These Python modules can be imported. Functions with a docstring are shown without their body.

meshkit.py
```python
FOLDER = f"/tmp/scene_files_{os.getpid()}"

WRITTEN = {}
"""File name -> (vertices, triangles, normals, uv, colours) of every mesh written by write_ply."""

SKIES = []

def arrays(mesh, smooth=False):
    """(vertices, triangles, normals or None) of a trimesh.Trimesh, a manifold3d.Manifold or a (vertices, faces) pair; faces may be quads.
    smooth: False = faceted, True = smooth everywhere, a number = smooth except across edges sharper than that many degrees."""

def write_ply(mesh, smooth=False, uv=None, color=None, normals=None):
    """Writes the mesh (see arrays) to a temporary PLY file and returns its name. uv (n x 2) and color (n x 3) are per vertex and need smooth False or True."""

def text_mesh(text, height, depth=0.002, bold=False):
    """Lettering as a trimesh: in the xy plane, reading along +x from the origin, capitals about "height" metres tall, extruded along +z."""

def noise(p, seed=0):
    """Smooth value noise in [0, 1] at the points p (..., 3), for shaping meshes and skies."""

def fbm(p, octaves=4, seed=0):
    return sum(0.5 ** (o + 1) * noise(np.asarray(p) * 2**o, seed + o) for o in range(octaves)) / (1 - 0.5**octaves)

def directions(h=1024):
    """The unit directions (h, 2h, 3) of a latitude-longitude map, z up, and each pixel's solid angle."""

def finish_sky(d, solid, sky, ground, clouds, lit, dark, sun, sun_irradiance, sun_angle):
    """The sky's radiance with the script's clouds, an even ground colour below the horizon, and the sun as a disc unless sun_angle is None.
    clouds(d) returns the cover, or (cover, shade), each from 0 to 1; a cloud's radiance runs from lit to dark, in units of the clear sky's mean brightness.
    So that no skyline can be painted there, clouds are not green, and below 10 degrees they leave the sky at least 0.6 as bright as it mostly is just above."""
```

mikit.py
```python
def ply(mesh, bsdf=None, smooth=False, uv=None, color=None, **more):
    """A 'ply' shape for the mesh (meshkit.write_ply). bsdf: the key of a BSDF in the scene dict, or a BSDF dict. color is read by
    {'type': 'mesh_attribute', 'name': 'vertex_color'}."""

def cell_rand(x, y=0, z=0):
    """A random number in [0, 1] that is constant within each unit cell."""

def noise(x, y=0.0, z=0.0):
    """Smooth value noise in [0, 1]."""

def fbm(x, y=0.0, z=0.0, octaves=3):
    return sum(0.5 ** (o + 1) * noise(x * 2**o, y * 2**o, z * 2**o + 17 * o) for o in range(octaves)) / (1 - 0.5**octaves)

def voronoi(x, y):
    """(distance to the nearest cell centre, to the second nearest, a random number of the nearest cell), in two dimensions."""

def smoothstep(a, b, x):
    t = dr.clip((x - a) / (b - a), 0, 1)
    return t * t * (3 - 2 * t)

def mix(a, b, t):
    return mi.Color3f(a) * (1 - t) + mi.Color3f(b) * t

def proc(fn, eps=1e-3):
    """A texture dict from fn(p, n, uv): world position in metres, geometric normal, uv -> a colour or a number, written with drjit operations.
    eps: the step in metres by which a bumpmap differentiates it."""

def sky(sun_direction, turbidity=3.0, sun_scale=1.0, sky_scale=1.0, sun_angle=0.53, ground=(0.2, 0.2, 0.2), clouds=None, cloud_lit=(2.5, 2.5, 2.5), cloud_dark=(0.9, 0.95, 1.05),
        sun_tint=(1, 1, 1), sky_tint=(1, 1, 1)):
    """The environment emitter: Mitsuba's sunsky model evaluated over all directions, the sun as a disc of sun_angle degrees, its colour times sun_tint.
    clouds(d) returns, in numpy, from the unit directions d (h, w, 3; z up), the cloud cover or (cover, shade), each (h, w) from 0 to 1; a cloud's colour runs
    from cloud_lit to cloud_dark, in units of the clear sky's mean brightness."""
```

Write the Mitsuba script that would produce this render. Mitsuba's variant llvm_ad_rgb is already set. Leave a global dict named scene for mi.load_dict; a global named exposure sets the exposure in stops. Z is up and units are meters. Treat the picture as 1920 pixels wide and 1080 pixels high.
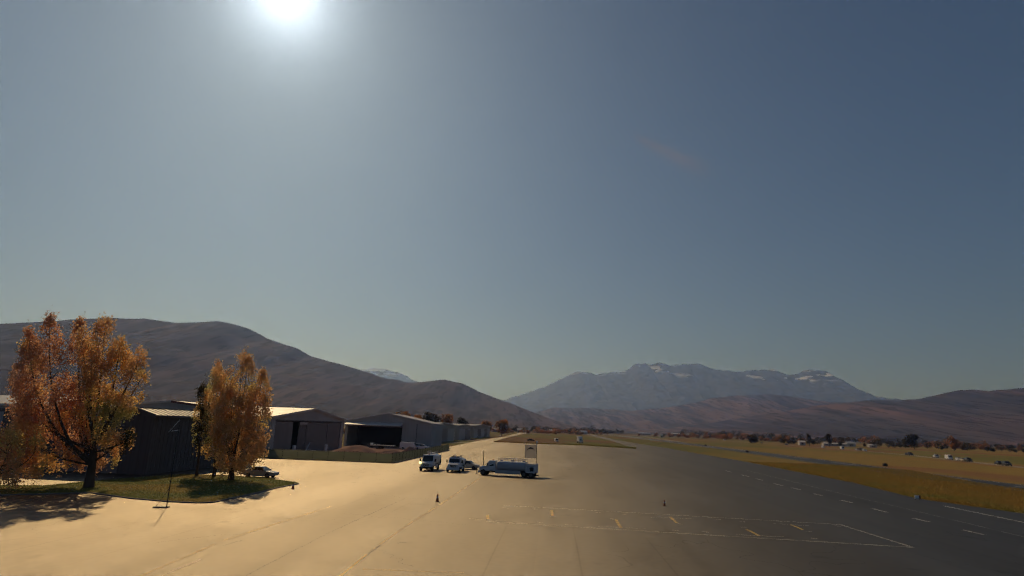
import math, random
import numpy as np, trimesh, drjit as dr, mitsuba as mi, mikit, meshkit
from mikit import noise, fbm, voronoi, smoothstep, mix, cell_rand
import manifold3d as m3
import shapely.geometry as sg
import shapely.affinity as sa
import shapely.ops as so

scene, labels = {}, {}
T = mi.ScalarTransform4f
rng = np.random.default_rng(7)

# ---------------------------------------------------------------- camera, sky, air
EYE = np.array([0.0, 0.0, 7.8])
PITCH, ROLL = math.atan(261.8 / 1110.0), math.radians(2.0)
fwd = np.array([0, math.cos(PITCH), math.sin(PITCH)])
up0 = np.array([0, -math.sin(PITCH), math.cos(PITCH)])
upv = math.cos(ROLL) * up0 - math.sin(ROLL) * np.array([1.0, 0, 0])
scene['camera'] = {'type': 'perspective', 'fov': 2 * math.degrees(math.atan(960 / 1110.0)), 'fov_axis': 'x',
                   'near_clip': 0.5, 'far_clip': 60000.0,
                   'to_world': T().look_at(origin=EYE.tolist(), target=(EYE + fwd).tolist(), up=upv.tolist()),
                   'medium': {'type': 'ref', 'id': 'haze_air'}}
SUN = (-0.3375, 0.7289, 0.5957)
def thin_cirrus(d):
    """One faint wisp of cirrus."""
    az = np.degrees(np.arctan2(d[..., 0], d[..., 1]))
    el = np.degrees(np.arcsin(np.clip(d[..., 2], -1, 1)))
    a0, e0, a1, e1 = 12.2, 27.5, 19.9, 23.5
    L = math.hypot(a1 - a0, e1 - e0); ux, uy = (a1 - a0) / L, (e1 - e0) / L
    t = ((az - a0) * ux + (el - e0) * uy) / L; s = -(az - a0) * uy + (el - e0) * ux
    n = meshkit.fbm(np.stack([az * .5, el * 1.5, az * 0], -1), 4, 3)
    w = .22 + .55 * np.clip(t, 0, 1)
    return .32 * np.exp(-(s / w) ** 2) * np.clip(t * 6 + .4, 0, 1) * np.clip((1 - t) * 2.5, 0, 1) * np.clip(.4 + 1.2 * n, 0, 1)
scene['sky'] = mikit.sky(SUN, turbidity=3.5, sun_scale=1.0, sky_scale=0.56, sun_tint=(1.0, 0.93, 0.78), sky_tint=(0.85, 1.0, 1.15), clouds=thin_cirrus, cloud_lit=(2.3, 1.75, 1.6))
exposure = 0.56
scene['haze_air'] = {'type': 'homogeneous', 'albedo': {'type': 'rgb', 'value': [0.92, 0.95, 0.98]}, 'sigma_t': {'type': 'rgb', 'value': [2.9e-5, 4.5e-5, 9.2e-5]},
                     'phase': {'type': 'blendphase', 'weight': 0.83, 'forward': {'type': 'hg', 'g': 0.945}, 'wide': {'type': 'hg', 'g': 0.56}}}
HX, HY, HZ = (-9000, 13500), (-3000, 19500), (-1.0, 1760.0)
scene['haze'] = {'type': 'cube', 'bsdf': {'type': 'null'}, 'interior': {'type': 'ref', 'id': 'haze_air'},
                 'to_world': T().translate([sum(HX) / 2, sum(HY) / 2, sum(HZ) / 2]).scale([(HX[1] - HX[0]) / 2, (HY[1] - HY[0]) / 2, (HZ[1] - HZ[0]) / 2])}
labels['haze'] = {'label': 'thin sunlit haze filling the valley air', 'category': 'haze', 'kind': 'stuff'}

# ---------------------------------------------------------------- helpers
def lab(key, label=None, cat=None, group=None, kind=None):
    d = {}
    if label: d['label'] = label
    if cat: d['category'] = cat
    if group: d['group'] = group
    if kind: d['kind'] = kind
    labels[key] = d
    return key
def free(key):
    if key not in labels and key not in scene: return key
    n = 1
    while f'{key}_{n:03d}' in scene or f'{key}_{n:03d}' in labels: n += 1
    return f'{key}_{n:03d}'
def put(key, mesh, bsdf, smooth=False, **kw):
    """one entry of the scene under a free key"""
    key = free(key)
    scene[key] = mikit.ply(mesh, bsdf, smooth=smooth, **kw)
    return key
def struct(key, mesh, bsdf, label=None, smooth=False):
    key = put(key, mesh, bsdf, smooth)
    lab(key, label, None, None, 'structure')
    return key
def P(rgb, rough=0.8, spec=0.3, **kw):
    d = {'type': 'principled', 'base_color': ({'type': 'rgb', 'value': list(rgb)} if not isinstance(rgb, dict) else rgb), 'roughness': rough, 'specular': spec}
    d.update(kw)
    return {'type': 'twosided', 'bsdf': d}
def mat(name, d):
    scene[name] = d
    return name
cat = trimesh.util.concatenate
def box(x0, x1, y0, y1, z0, z1):
    b = trimesh.creation.box((x1 - x0, y1 - y0, z1 - z0)); b.apply_translation(((x0 + x1) / 2, (y0 + y1) / 2, (z0 + z1) / 2)); return b
def sheet(poly, z, maxlen=None):
    """flat sheet from a shapely polygon"""
    v, f = trimesh.creation.triangulate_polygon(poly, engine='earcut')
    v = np.c_[v, np.full(len(v), z)]
    m = trimesh.Trimesh(v, f, process=False)
    if (m.face_normals[:, 2] < 0).mean() > .5: m.invert()
    return m

# ---------------------------------------------------------------- ground materials
AX = math.atan(0.077)                        # runway axis
ca, sa_ = math.cos(AX), math.sin(AX)
def along(p): return p.x * ca - p.y * sa_, p.x * sa_ + p.y * ca      # across, along
def asphalt_col(p, n, uv):
    u, v = along(p)
    lane = cell_rand(dr.floor((u + 1.0) / 5.4), dr.floor(v / 260.0))
    big = fbm(p.x * .03, p.y * .03, 3.0, 4)
    mid = fbm(u * .5, v * .06, 9.0, 3)
    fine = fbm(p.x * 3.1, p.y * 3.1, 1.0, 3)
    t = .35 * lane + .9 * (big - .5) + .5 * (mid - .5) + .3 * (fine - .5)
    c = mix((.055, .044, .035), (.085, .070, .054), dr.clip(.5 + t, 0, 1))
    # sealed joints along the paving lanes
    fr = (u + 1.0) / 5.4 - dr.floor((u + 1.0) / 5.4)
    wob = .006 * (noise(v * .35, u * .2) - .5)
    joint = 1 - smoothstep(.006, .014, dr.abs(fr - .5 + wob))
    brk = smoothstep(.38, .6, noise(u * .11, v * .07, 5.0))
    # cracks
    d1, d2, _ = voronoi(p.x * .11 + .35 * noise(p.x * .6, p.y * .6), p.y * .07 + .35 * noise(p.x * .6 + 40, p.y * .6))
    crack = (1 - smoothstep(.004, .016, d2 - d1)) * smoothstep(.5, .68, noise(p.x * .05 + 7, p.y * .05))
    dark = dr.clip((.14 * joint * brk + .5 * crack), 0, .7)
    spot = smoothstep(.78, .9, fbm(p.x * .35, p.y * .35, 21.0, 3)) * .3
    return c * (1 - dark) * (1 - spot)
def asphalt_gloss(p, n, uv):
    u, v = along(p)
    lane = cell_rand(dr.floor((u + 1.0) / 5.4), dr.floor(v / 260.0) + 3.0)
    t = 1 + .10 * (lane - .5) + .35 * (fbm(u * .12, v * .035, 2.0, 3) - .5) + .18 * (fbm(p.x * 2.3, p.y * 2.3, 8.0, 2) - .5)
    fr = (u + 1.0) / 5.4 - dr.floor((u + 1.0) / 5.4)
    seam = (1 - smoothstep(.008, .02, dr.abs(fr - .5))) * smoothstep(.35, .6, noise(u * .11, v * .07, 5.0))
    oil = smoothstep(.66, .80, fbm(p.x * .22 + 3, p.y * .22, 31.0, 4)) * .10
    track = (1 - smoothstep(.02, .10, dr.abs(noise(u * .16, v * .012, 41.0) - .5))) * .10
    arcs = mi.Float(0)
    for cx, cy, rr in ((-16.0, 44.0, 5.2), (-14.6, 45.0, 6.3), (-6.0, 47.0, 4.1), (-22.5, 50.0, 7.0), (3.0, 44.0, 6.0), (-9.0, 92.0, 12.0), (14.0, 80.0, 15.0)):
        d = dr.sqrt(dr.square(p.x - cx) + dr.square(p.y - cy)) + .5 * noise(p.x * .3, p.y * .3, cx)
        on = smoothstep(.45, .6, noise(p.x * .22 + cx, p.y * .22, cy))
        arcs = dr.maximum(arcs, on * ((1 - smoothstep(.06, .16, dr.abs(d - rr))) + (1 - smoothstep(.06, .16, dr.abs(d - rr - 1.5)))))
    t = t * (1 - .13 * arcs)
    return mi.Color3f(1.0, .885, .72) * t * (1 - .16 * seam) * (1 - oil) * (1 - track)
mat('asphalt', {'type': 'twosided', 'bsdf': {'type': 'roughplastic', 'distribution': 'beckmann', 'alpha': .475, 'int_ior': 2.1, 'diffuse_reflectance': mikit.proc(asphalt_col), 'specular_reflectance': mikit.proc(asphalt_gloss)}})
def grass_col(p, n, uv):
    a = fbm(p.x * .012, p.y * .006, 2.0, 4); b = fbm(p.x * .25, p.y * .12, 5.0, 4); c = fbm(p.x * 2.5, p.y * 2.5, 7.0, 3)
    far = smoothstep(500.0, 2500.0, p.y)
    g = mix((.150, .098, .022), (.085, .080, .018), smoothstep(.35, .65, a * .6 + b * .4))
    g = mix(g, (.120, .060, .022), smoothstep(.52, .7, fbm(p.x * .02 + 9, p.y * .011, 1.0, 3)) * .8)
    g = g * (.62 + .76 * (b * .5 + c * .5))
    f = mix((.085, .062, .030), (.055, .050, .026), smoothstep(.4, .6, fbm(p.x * .0021, p.y * .0012, 4.0, 3)))
    return mix(g, f, far) * mi.Color3f(1.75, 1.72, 2.35)
mat('dry_field', {'type': 'twosided', 'bsdf': {'type': 'bumpmap', 'scale': .25, 'arbitrary': mikit.proc(lambda p, n, uv: fbm(p.x * 1.7, p.y * 1.7, 0.0, 3), eps=.05),
                                              'bsdf': {'type': 'principled', 'base_color': mikit.proc(grass_col), 'roughness': .9, 'specular': .12}}})

# ---------------------------------------------------------------- terrain: one ground sheet, ridges
def axis(lo, hi, near, n):
    s = np.linspace(0, 1, n)
    return s
xs = np.unique(np.r_[-8990, -6000, -4000, -2500, -1500, -1000, -700, -450, -300, np.arange(-200, 201, 40), 300, 450, 700, 1000, 1500, 2500, 4000, 6000, 9000, 13490])
ys = np.unique(np.r_[-2990, -1500, -700, -300, -100, np.arange(0, 401, 40), 520, 700, 1000, 1500, 2200, 3200, 4500, 6500, 9000, 13000, 19490])
gx, gy = np.meshgrid(xs, ys, indexing='ij')
V = np.c_[gx.ravel(), gy.ravel(), np.zeros(gx.size)]
ni, nj = gx.shape
I = np.arange(ni * nj).reshape(ni, nj)
F = np.c_[I[:-1, :-1].ravel(), I[1:, :-1].ravel(), I[1:, 1:].ravel(), I[:-1, 1:].ravel()]
struct('grass_field', (V, F), 'dry_field', 'wide flat field of dry golden grass reaching to the foot of the hills')

def ridge(key, crest, foot, back, nu, nv, rough, seed, bsdf, label, spur=.35, spur_len=700., power=1.15):
    """A range of hills: crest line (x, y, z), front slope down to 'foot' metres nearer, back slope behind, with spurs and gullies."""
    c = np.array(crest, float)
    s = np.r_[0, np.cumsum(np.hypot(*np.diff(c[:, :2], axis=0).T))]
    t = np.linspace(0, s[-1], nu)
    cx, cy, cz = (np.interp(t, s, c[:, k]) for k in range(3))
    cz = cz + rough * (meshkit.fbm(np.c_[t / 160., t * 0, t * 0 + seed], 4, seed) - .5) * np.clip(cz / 200., 0, 1)
    w = np.r_[np.linspace(0, 1, int(nv * .75)), np.linspace(1, 2, nv - int(nv * .75) + 1)[1:]]     # 0 foot, 1 crest, 2 back foot
    W, U = np.meshgrid(w, np.arange(nu), indexing='ij')
    L = np.where(W < 1, (W - 1) * foot, (W - 1) * back)
    X = cx[U] + 0 * L; Y = cy[U] + L
    # gullies run roughly down the slope and lean sideways
    lean = .35 * (meshkit.fbm(np.stack([X / 1500., Y / 1500., X * 0 + 3], -1), 2, seed + 9) - .5)
    q = (t[U] + lean * L) / spur_len
    g = 1 - 2 * np.abs(meshkit.fbm(np.stack([q, L / (4.5 * spur_len), q * 0 + seed], -1), 4, seed) - .5)   # ridged
    g2 = meshkit.fbm(np.stack([X / 130., Y / 130., X * 0], -1), 3, seed + 4) - .5
    down = np.clip(1 - np.abs(W - 1), 0, 1)
    prof = down ** power
    env = down * (1 - down) * 4 * .5 + .0
    Z = cz[U] * (prof + spur * env * (g - .72)) + g2 * rough * 1.3 * np.clip(down * 4, 0, 1) * np.clip((1 - down) * 8, 0, 1) * np.clip(cz[U] / 150., 0, 1)
    Z = np.maximum(Z, -6.0) - 3.0 * (down <= 0)
    idx = np.arange(W.size).reshape(W.shape)
    F = np.c_[idx[:-1, :-1].ravel(), idx[:-1, 1:].ravel(), idx[1:, 1:].ravel(), idx[1:, :-1].ravel()]
    struct(key, (np.c_[X.ravel(), Y.ravel(), Z.ravel()], F), bsdf, label, smooth=True)
def scrub_col(dark, light, green, s=1.0):
    def fn(p, n, uv):
        a = fbm(p.x * .0045 * s, p.y * .0004 * s, p.z * .0016 * s, 4)
        b = fbm(p.x * .022 * s, p.y * .0016 * s, p.z * .007 * s, 3)
        c = fbm(p.x * .0016 * s + 5, p.y * .0006 * s, p.z * .003 * s, 3)
        k = mix(dark, light, smoothstep(.38, .62, .6 * a + .4 * b))
        k = mix(k, green, smoothstep(.52, .66, c) * .7)
        d = smoothstep(.54, .66, fbm(p.x * .055 * s, p.y * .005 * s, p.z * .018 * s, 3))
        return k * (.75 + .5 * b) * (1 - .5 * d)
    return fn
mat('hill_scrub', P(mikit.proc(scrub_col((.050, .031, .030), (.118, .068, .055), (.050, .048, .042))), .95, .08))
mat('mid_scrub', P(mikit.proc(scrub_col((.046, .027, .027), (.150, .082, .058), (.044, .040, .036), .8)), .95, .08))
def rock_col(p, n, uv):
    a = fbm(p.x * .002, p.y * .002, p.z * .004, 4); b = fbm(p.x * .008, p.y * .004, p.z * .011, 4)
    k = mix((.036, .037, .042), (.082, .080, .082), a * .5 + b * .5)
    hi = smoothstep(1180.0, 1420.0, p.z + 260 * (fbm(p.x * .004, p.y * .004, 2.0, 3) - .5))
    snow = smoothstep(.60, .63, fbm(p.x * .0042 + 3, p.y * .0015, p.z * .009, 3)) * smoothstep(.45, .62, fbm(p.x * .0011 + 8, p.y * .0004, p.z * .002, 2)) * hi
    return mix(k, (.88, .88, .90), snow)
mat('mountain_rock', P(mikit.proc(rock_col), .9, .1))
def rock2_col(p, n, uv):
    b = fbm(p.x * .008, p.y * .004, p.z * .011, 4)
    snow = smoothstep(.49, .54, fbm(p.x * .006 + 1, p.y * .002, p.z * .010, 4)) * smoothstep(1080., 1250., p.z)
    return mix(mix((.075, .070, .068), (.13, .12, .11), b), (.8, .81, .84), snow)
mat('snow_rock', P(mikit.proc(rock2_col), .9, .1))

ridge('left_hill', [(-5200, 2300, 240), (-4200, 2420, 230), (-3048, 2600, 271), (-2661, 2658, 361), (-2358, 2717, 399), (-2259, 2775, 415), (-2205, 2834, 430), (-2123, 2893, 457), (-2034, 2951, 476), (-1883, 3010, 489), (-1750, 3068, 485), (-1572, 3127, 507), (-1497, 3186, 497), (-1433, 3244, 482), (-1363, 3303, 446), (-1199, 3362, 405), (-1154, 3420, 377), (-981, 3479, 331), (-835, 3537, 298), (-734, 3596, 269), (-614, 3655, 255), (-525, 3713, 269), (-416, 3772, 284), (-302, 3831, 275), (-254, 3889, 260), (-186, 3948, 229), (-98, 4006, 200), (-9, 4065, 174), (174, 4124, 118), (326, 4182, 67), (424, 4241, 42), (543, 4300, 17), (640, 4340, 2)],
      1750, 1500, 420, 130, 15, 11, 'hill_scrub', 'long brown scrub covered ridge rising behind the hangars on the left')
ridge('mountain', [(-5200, 15000, 900), (-4209, 15000, 1190), (-3616, 15000, 1304), (-3419, 15000, 1351), (-3218, 15000, 1358), (-3013, 15000, 1312), (-2808, 15000, 1266), (-2532, 15000, 1169), (-2364, 15000, 1068), (-2050, 15000, 973), (-1400, 15100, 500)],
      2600, 1800, 200, 70, 60, 23, 'snow_rock', 'distant snow streaked peak showing over the shoulder of the brown ridge', .3, 500.)
ridge('mountain', [(-2600, 15500, 120), (-983, 15500, 395), (-37, 15447, 721), (639, 15394, 944), (1043, 15342, 1104), (1446, 15289, 1304), (1645, 15236, 1415), (1775, 15184, 1455), (1972, 15131, 1457), (2101, 15078, 1416), (2188, 15026, 1361), (2287, 14973, 1427), (2748, 14921, 1451), (3006, 14868, 1535), (3130, 14815, 1641), (3386, 14763, 1684), (3466, 14710, 1642), (3692, 14657, 1697), (3875, 14605, 1645), (3953, 14552, 1616), (4109, 14500, 1642), (4616, 14447, 1681), (4753, 14394, 1628), (4966, 14342, 1566), (5331, 14289, 1510), (5697, 14236, 1530), (6317, 14184, 1572), (6480, 14131, 1510), (6642, 14078, 1448), (6835, 14026, 1487), (7042, 13973, 1565), (7268, 13921, 1580), (7424, 13868, 1531), (7514, 13815, 1455), (7834, 13763, 1217), (8096, 13710, 1065), (8361, 13657, 975), (8690, 13605, 948), (9015, 13552, 909), (9695, 13500, 859), (11500, 13300, 700)],
      4500, 3500, 640, 150, 62, 31, 'mountain_rock', 'long blue grey mountain massif with snow patches under its jagged summit line', .32, 900., 1.35)
ridge('foothill', [(-700, 8000, 1), (63, 8000, 21), (338, 7958, 201), (614, 7916, 285), (1029, 7875, 291), (1577, 7833, 274), (2053, 7791, 330), (2388, 7750, 401), (2652, 7708, 469), (2913, 7666, 509), (3306, 7625, 534), (3557, 7583, 507), (3870, 7541, 463), (4315, 7500, 450), (6000, 7300, 400)],
      3000, 1800, 420, 130, 24, 43, 'mid_scrub', 'middle brown foothills spread below the blue grey massif', .4, 800.)
ridge('right_hill', [(900, 5230, 4), (1045, 5200, 23), (1352, 5147, 47), (1653, 5094, 93), (1995, 5042, 160), (2287, 4989, 217), (2485, 4936, 261), (2635, 4884, 286), (2781, 4831, 305), (2922, 4778, 316), (3059, 4726, 323), (3194, 4673, 333), (3328, 4621, 368), (3459, 4568, 406), (3542, 4515, 414), (3579, 4463, 396), (3617, 4410, 402), (3773, 4357, 420), (4042, 4305, 444), (4575, 4252, 486), (5263, 4200, 431), (7000, 4000, 420)],
      2300, 1500, 460, 140, 19, 53, 'mid_scrub', 'dark reddish brown hills closing the valley on the right', .42, 520.)

# ---------------------------------------------------------------- pavements
apron_poly = sg.Polygon([(-140, -60), (80, -60), (63.5, 60), (61.5, 72), (58.2, 87.7), (64.8, 115.2), (67.9, 142), (74.3, 190), (80, 262), (86.3, 330), (61.8, 290), (39.5, 321), (12.6, 320), (-7.3, 327), (-7.3, 337), (-2.0, 447), (11.5, 670), (40, 1100), (26, 1100), (15.7, 732), (-6.4, 485), (-15.3, 352), (-19.3, 277), (-21.5, 230), (-18.8, 200), (-23.2, 125.6), (-49.2, 126.5), (-140, 132)])
struct('apron', sheet(apron_poly, .02), 'asphalt', 'broad weathered asphalt apron, bright on the side under the sun')

# grass wedge taxiway, runway, roads
taxi = sg.Polygon([(61.8, 290), (82.6, 473), (130.5, 935), (203.2, 1664), (212.5, 1664), (140.5, 935), (93.5, 473), (86.3, 330)])
struct('taxiway', sheet(taxi, .035), 'asphalt', 'narrow taxiway running on from the apron towards the valley mouth')
rw_n = [(86, 60), (90, 111), (92.8, 149), (97.2, 180), (105, 240), (116, 320), (128, 414), (158, 724), (245, 1700)]
rw_f = [(98, 60), (103.7, 111), (107.2, 147), (112.4, 176), (118.8, 223), (127, 290), (136, 360), (147.5, 450), (181, 724), (275, 1700)]
struct('runway', sheet(sg.Polygon(rw_n + rw_f[::-1]), .05), 'asphalt', 'long grey runway crossing the dry field beyond the apron')
def strip(pts, w0, w1=None):
    p = np.array(pts, float); d = np.gradient(p, axis=0); d /= np.linalg.norm(d, axis=1)[:, None]
    n = np.c_[-d[:, 1], d[:, 0]]; w = np.linspace(w0, w1 or w0, len(p))[:, None] / 2
    return sg.Polygon(np.r_[p + n * w, (p - n * w)[::-1]])
mat('pale_gravel', P(mikit.proc(lambda p, n, uv: mix((.20, .155, .105), (.30, .24, .17), fbm(p.x * .7, p.y * .2, 0.0, 3))), .9, .2))
mat('pale_concrete', P(mikit.proc(lambda p, n, uv: mix((.26, .22, .17), (.36, .31, .25), fbm(p.x * .9, p.y * .9, 0.0, 3))), .6, .5))
road_pts = [(176, 60), (181, 150), (187.6, 222), (208.6, 281.5), (238.8, 364.8), (268, 491), (305, 785), (343, 1121), (420, 1900)]
struct('road', sheet(strip(road_pts, 7), .04), 'pale_gravel', 'pale road with scattered cars crossing the field behind the runway')
struct('road', sheet(strip([(160, 560), (196, 760), (230, 960), (300, 1500)], 9), .045), 'pale_gravel', 'thin pale track between the runway and the valley road')

# paint: each mark its own piece of the apron
mat('white_paint', {'type': 'twosided', 'bsdf': {'type': 'roughplastic', 'distribution': 'beckmann', 'alpha': .5, 'int_ior': 2.0, 'diffuse_reflectance': mikit.proc(lambda p, n, uv: mix((.26, .22, .19), (.52, .46, .40), smoothstep(.3, .6, fbm(p.x * 2.1, p.y * 2.1, 0.0, 3)))), 'specular_reflectance': mikit.proc(asphalt_gloss)}})
mat('faded_paint', {'type': 'twosided', 'bsdf': {'type': 'roughplastic', 'distribution': 'beckmann', 'alpha': .5, 'int_ior': 2.0, 'diffuse_reflectance': mikit.proc(lambda p, n, uv: mix((.20, .18, .15), (.52, .48, .41), smoothstep(.26, .55, fbm(p.x * 1.1, p.y * 1.1, 0.0, 4)))), 'specular_reflectance': mikit.proc(asphalt_gloss)}})
mat('old_paint', {'type': 'twosided', 'bsdf': {'type': 'roughplastic', 'distribution': 'beckmann', 'alpha': .5, 'int_ior': 2.0, 'diffuse_reflectance': mikit.proc(lambda p, n, uv: mix((.09, .078, .062), (.20, .18, .15), smoothstep(.35, .65, fbm(p.x * 1.1, p.y * 1.1, 4.0, 4)))), 'specular_reflectance': mikit.proc(asphalt_gloss)}})
mat('yellow_paint', {'type': 'twosided', 'bsdf': {'type': 'roughplastic', 'distribution': 'beckmann', 'alpha': .5, 'int_ior': 2.0, 'diffuse_reflectance': mikit.proc(lambda p, n, uv: mix((.48, .29, .06), (.80, .50, .10), smoothstep(.3, .6, fbm(p.x * 1.7, p.y * 1.7, 0.0, 3)))), 'specular_reflectance': mikit.proc(asphalt_gloss)}})
mat('faded_yellow', {'type': 'twosided', 'bsdf': {'type': 'roughplastic', 'distribution': 'beckmann', 'alpha': .5, 'int_ior': 2.0, 'diffuse_reflectance': mikit.proc(lambda p, n, uv: mix((.12, .085, .045), (.36, .215, .06), smoothstep(.36, .62, fbm(p.x * .8, p.y * .8, 0.0, 4)))), 'specular_reflectance': mikit.proc(asphalt_gloss)}})
def mark(a, b, w, m, name='painted_line', holder='apron', z=.026):
    a, b = np.array(a, float), np.array(b, float); d = (b - a) / np.linalg.norm(b - a); n = np.array([-d[1], d[0]]) * w / 2
    v = np.array([[*(a - n), z], [*(b - n), z], [*(b + n), z], [*(a + n), z]])
    return put(f'{holder}__{name}', (v, np.array([[0, 1, 2, 3]])), m)
D_ = [(42.45, 55.59, 42.45, 58.11), (42.67, 62.92, 42.76, 65.45), (42.77, 69.84, 43.08, 73.05), (44.0, 78.84, 44.08, 81.69), (44.4, 86.77, 44.54, 89.54), (45.3, 95.0, 45.53, 98.4), (45.73, 102.0, 46.05, 105.9), (46.81, 112.5, 47.3, 116.5), (47.9, 121.4, 48.3, 126.0), (49.0, 134, 49.5, 139)]
for x0, y0, x1, y1 in D_: mark((x0, y0), (x1, y1), .42, 'white_paint', 'painted_dash')
for a, b, w, m in [((45.6, 55.1), (47.9, 75.3), .3, 'old_paint'), ((47.9, 75.3), (49.1, 88.9), .3, 'old_paint'), ((49.1, 88.9), (56.0, 143.2), .35, 'old_paint'),
                   ((54.0, 64.5), (55.7, 78.9), .42, 'white_paint'),
                   ((-1.5, 53.2), (31.0, 47.85), .24, 'faded_paint'), ((-.04, 64.24), (31.47, 58.8), .22, 'faded_paint'), ((31.0, 47.85), (31.47, 58.8), .26, 'white_paint'),
                   ((7.84, 52.8), (11.75, 52.28), .13, 'faded_paint'), ((13.86, 59.37), (17.88, 59.1), .13, 'faded_paint'), ((18.76, 50.9), (22.5, 50.6), .13, 'faded_paint'), ((24.86, 57.97), (27.9, 57.2), .13, 'faded_paint'), ((-3.5, 54.6), (.47, 53.7), .13, 'faded_paint'),
                   ((-17.0, 32.2), (-16.9, 35.9), .11, 'white_paint'),
                   ((-8.4, 32.0), (-8.25, 38.8), .16, 'yellow_paint'), ((-8.2, 40.5), (-7.5, 51.8), .15, 'faded_yellow'), ((-7.45, 52.0), (-6.6, 61.6), .2, 'faded_yellow'), ((-6.5, 63), (-4.0, 96), .18, 'faded_yellow'),
                   ((-17.9, 32.0), (-18.15, 40.2), .18, 'faded_yellow'), ((-18.2, 41.5), (-16.3, 59.0), .15, 'faded_yellow'), ((-7.6, 35.0), (-2.07, 34.95), .14, 'faded_yellow')]:
    mark(a, b, w, m)
for a, b in [((-1.51, 57.05), (-1.38, 54.52)), ((4.66, 61.83), (4.46, 57.81)), ((10.13, 56.85), (9.73, 52.39)), ((15.9, 60.2), (15.45, 56.19)), ((20.79, 53.9), (20.55, 50.78)), ((26.3, 57.67), (26.03, 54.71))]:
    mark(a, b, .26, 'yellow_paint', 'stand_lead_in_line', z=.028)
for x, y in [(.13, 62.22), (3.04, 62.19), (3.11, 53.75), (5.46, 53.12), (9.12, 61.06), (11.63, 60.59), (14.19, 52.0), (15.52, 55.61), (16.52, 51.7), (20.1, 59.14), (22.19, 58.32), (20.97, 55.05), (26.1, 53.91), (24.84, 50.42), (30.68, 57.7), (4.44, 57.3), (9.92, 57.2)]:
    mark((x - .27, y + .03), (x + .27, y - .03), .24, 'white_paint', 'tie_down_mark', z=.03)
for x0, y0, x1, y1 in [(98.2, 104, 99.6, 121), (101.0, 134, 104.4, 150.6), (106.5, 163, 108.5, 177), (110.0, 192, 112.2, 212), (114.5, 232, 118, 258), (127, 322, 131, 352), (138, 405, 143, 440), (158, 580, 164, 630)]:
    mark((x0, y0), (x1, y1), 1.0, 'white_paint', 'centreline_stripe', 'runway', .062)
put('runway__edge_line', sheet(strip([(a + 1.2, b) for a, b in rw_n], .5), .06), 'faded_paint')
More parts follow.
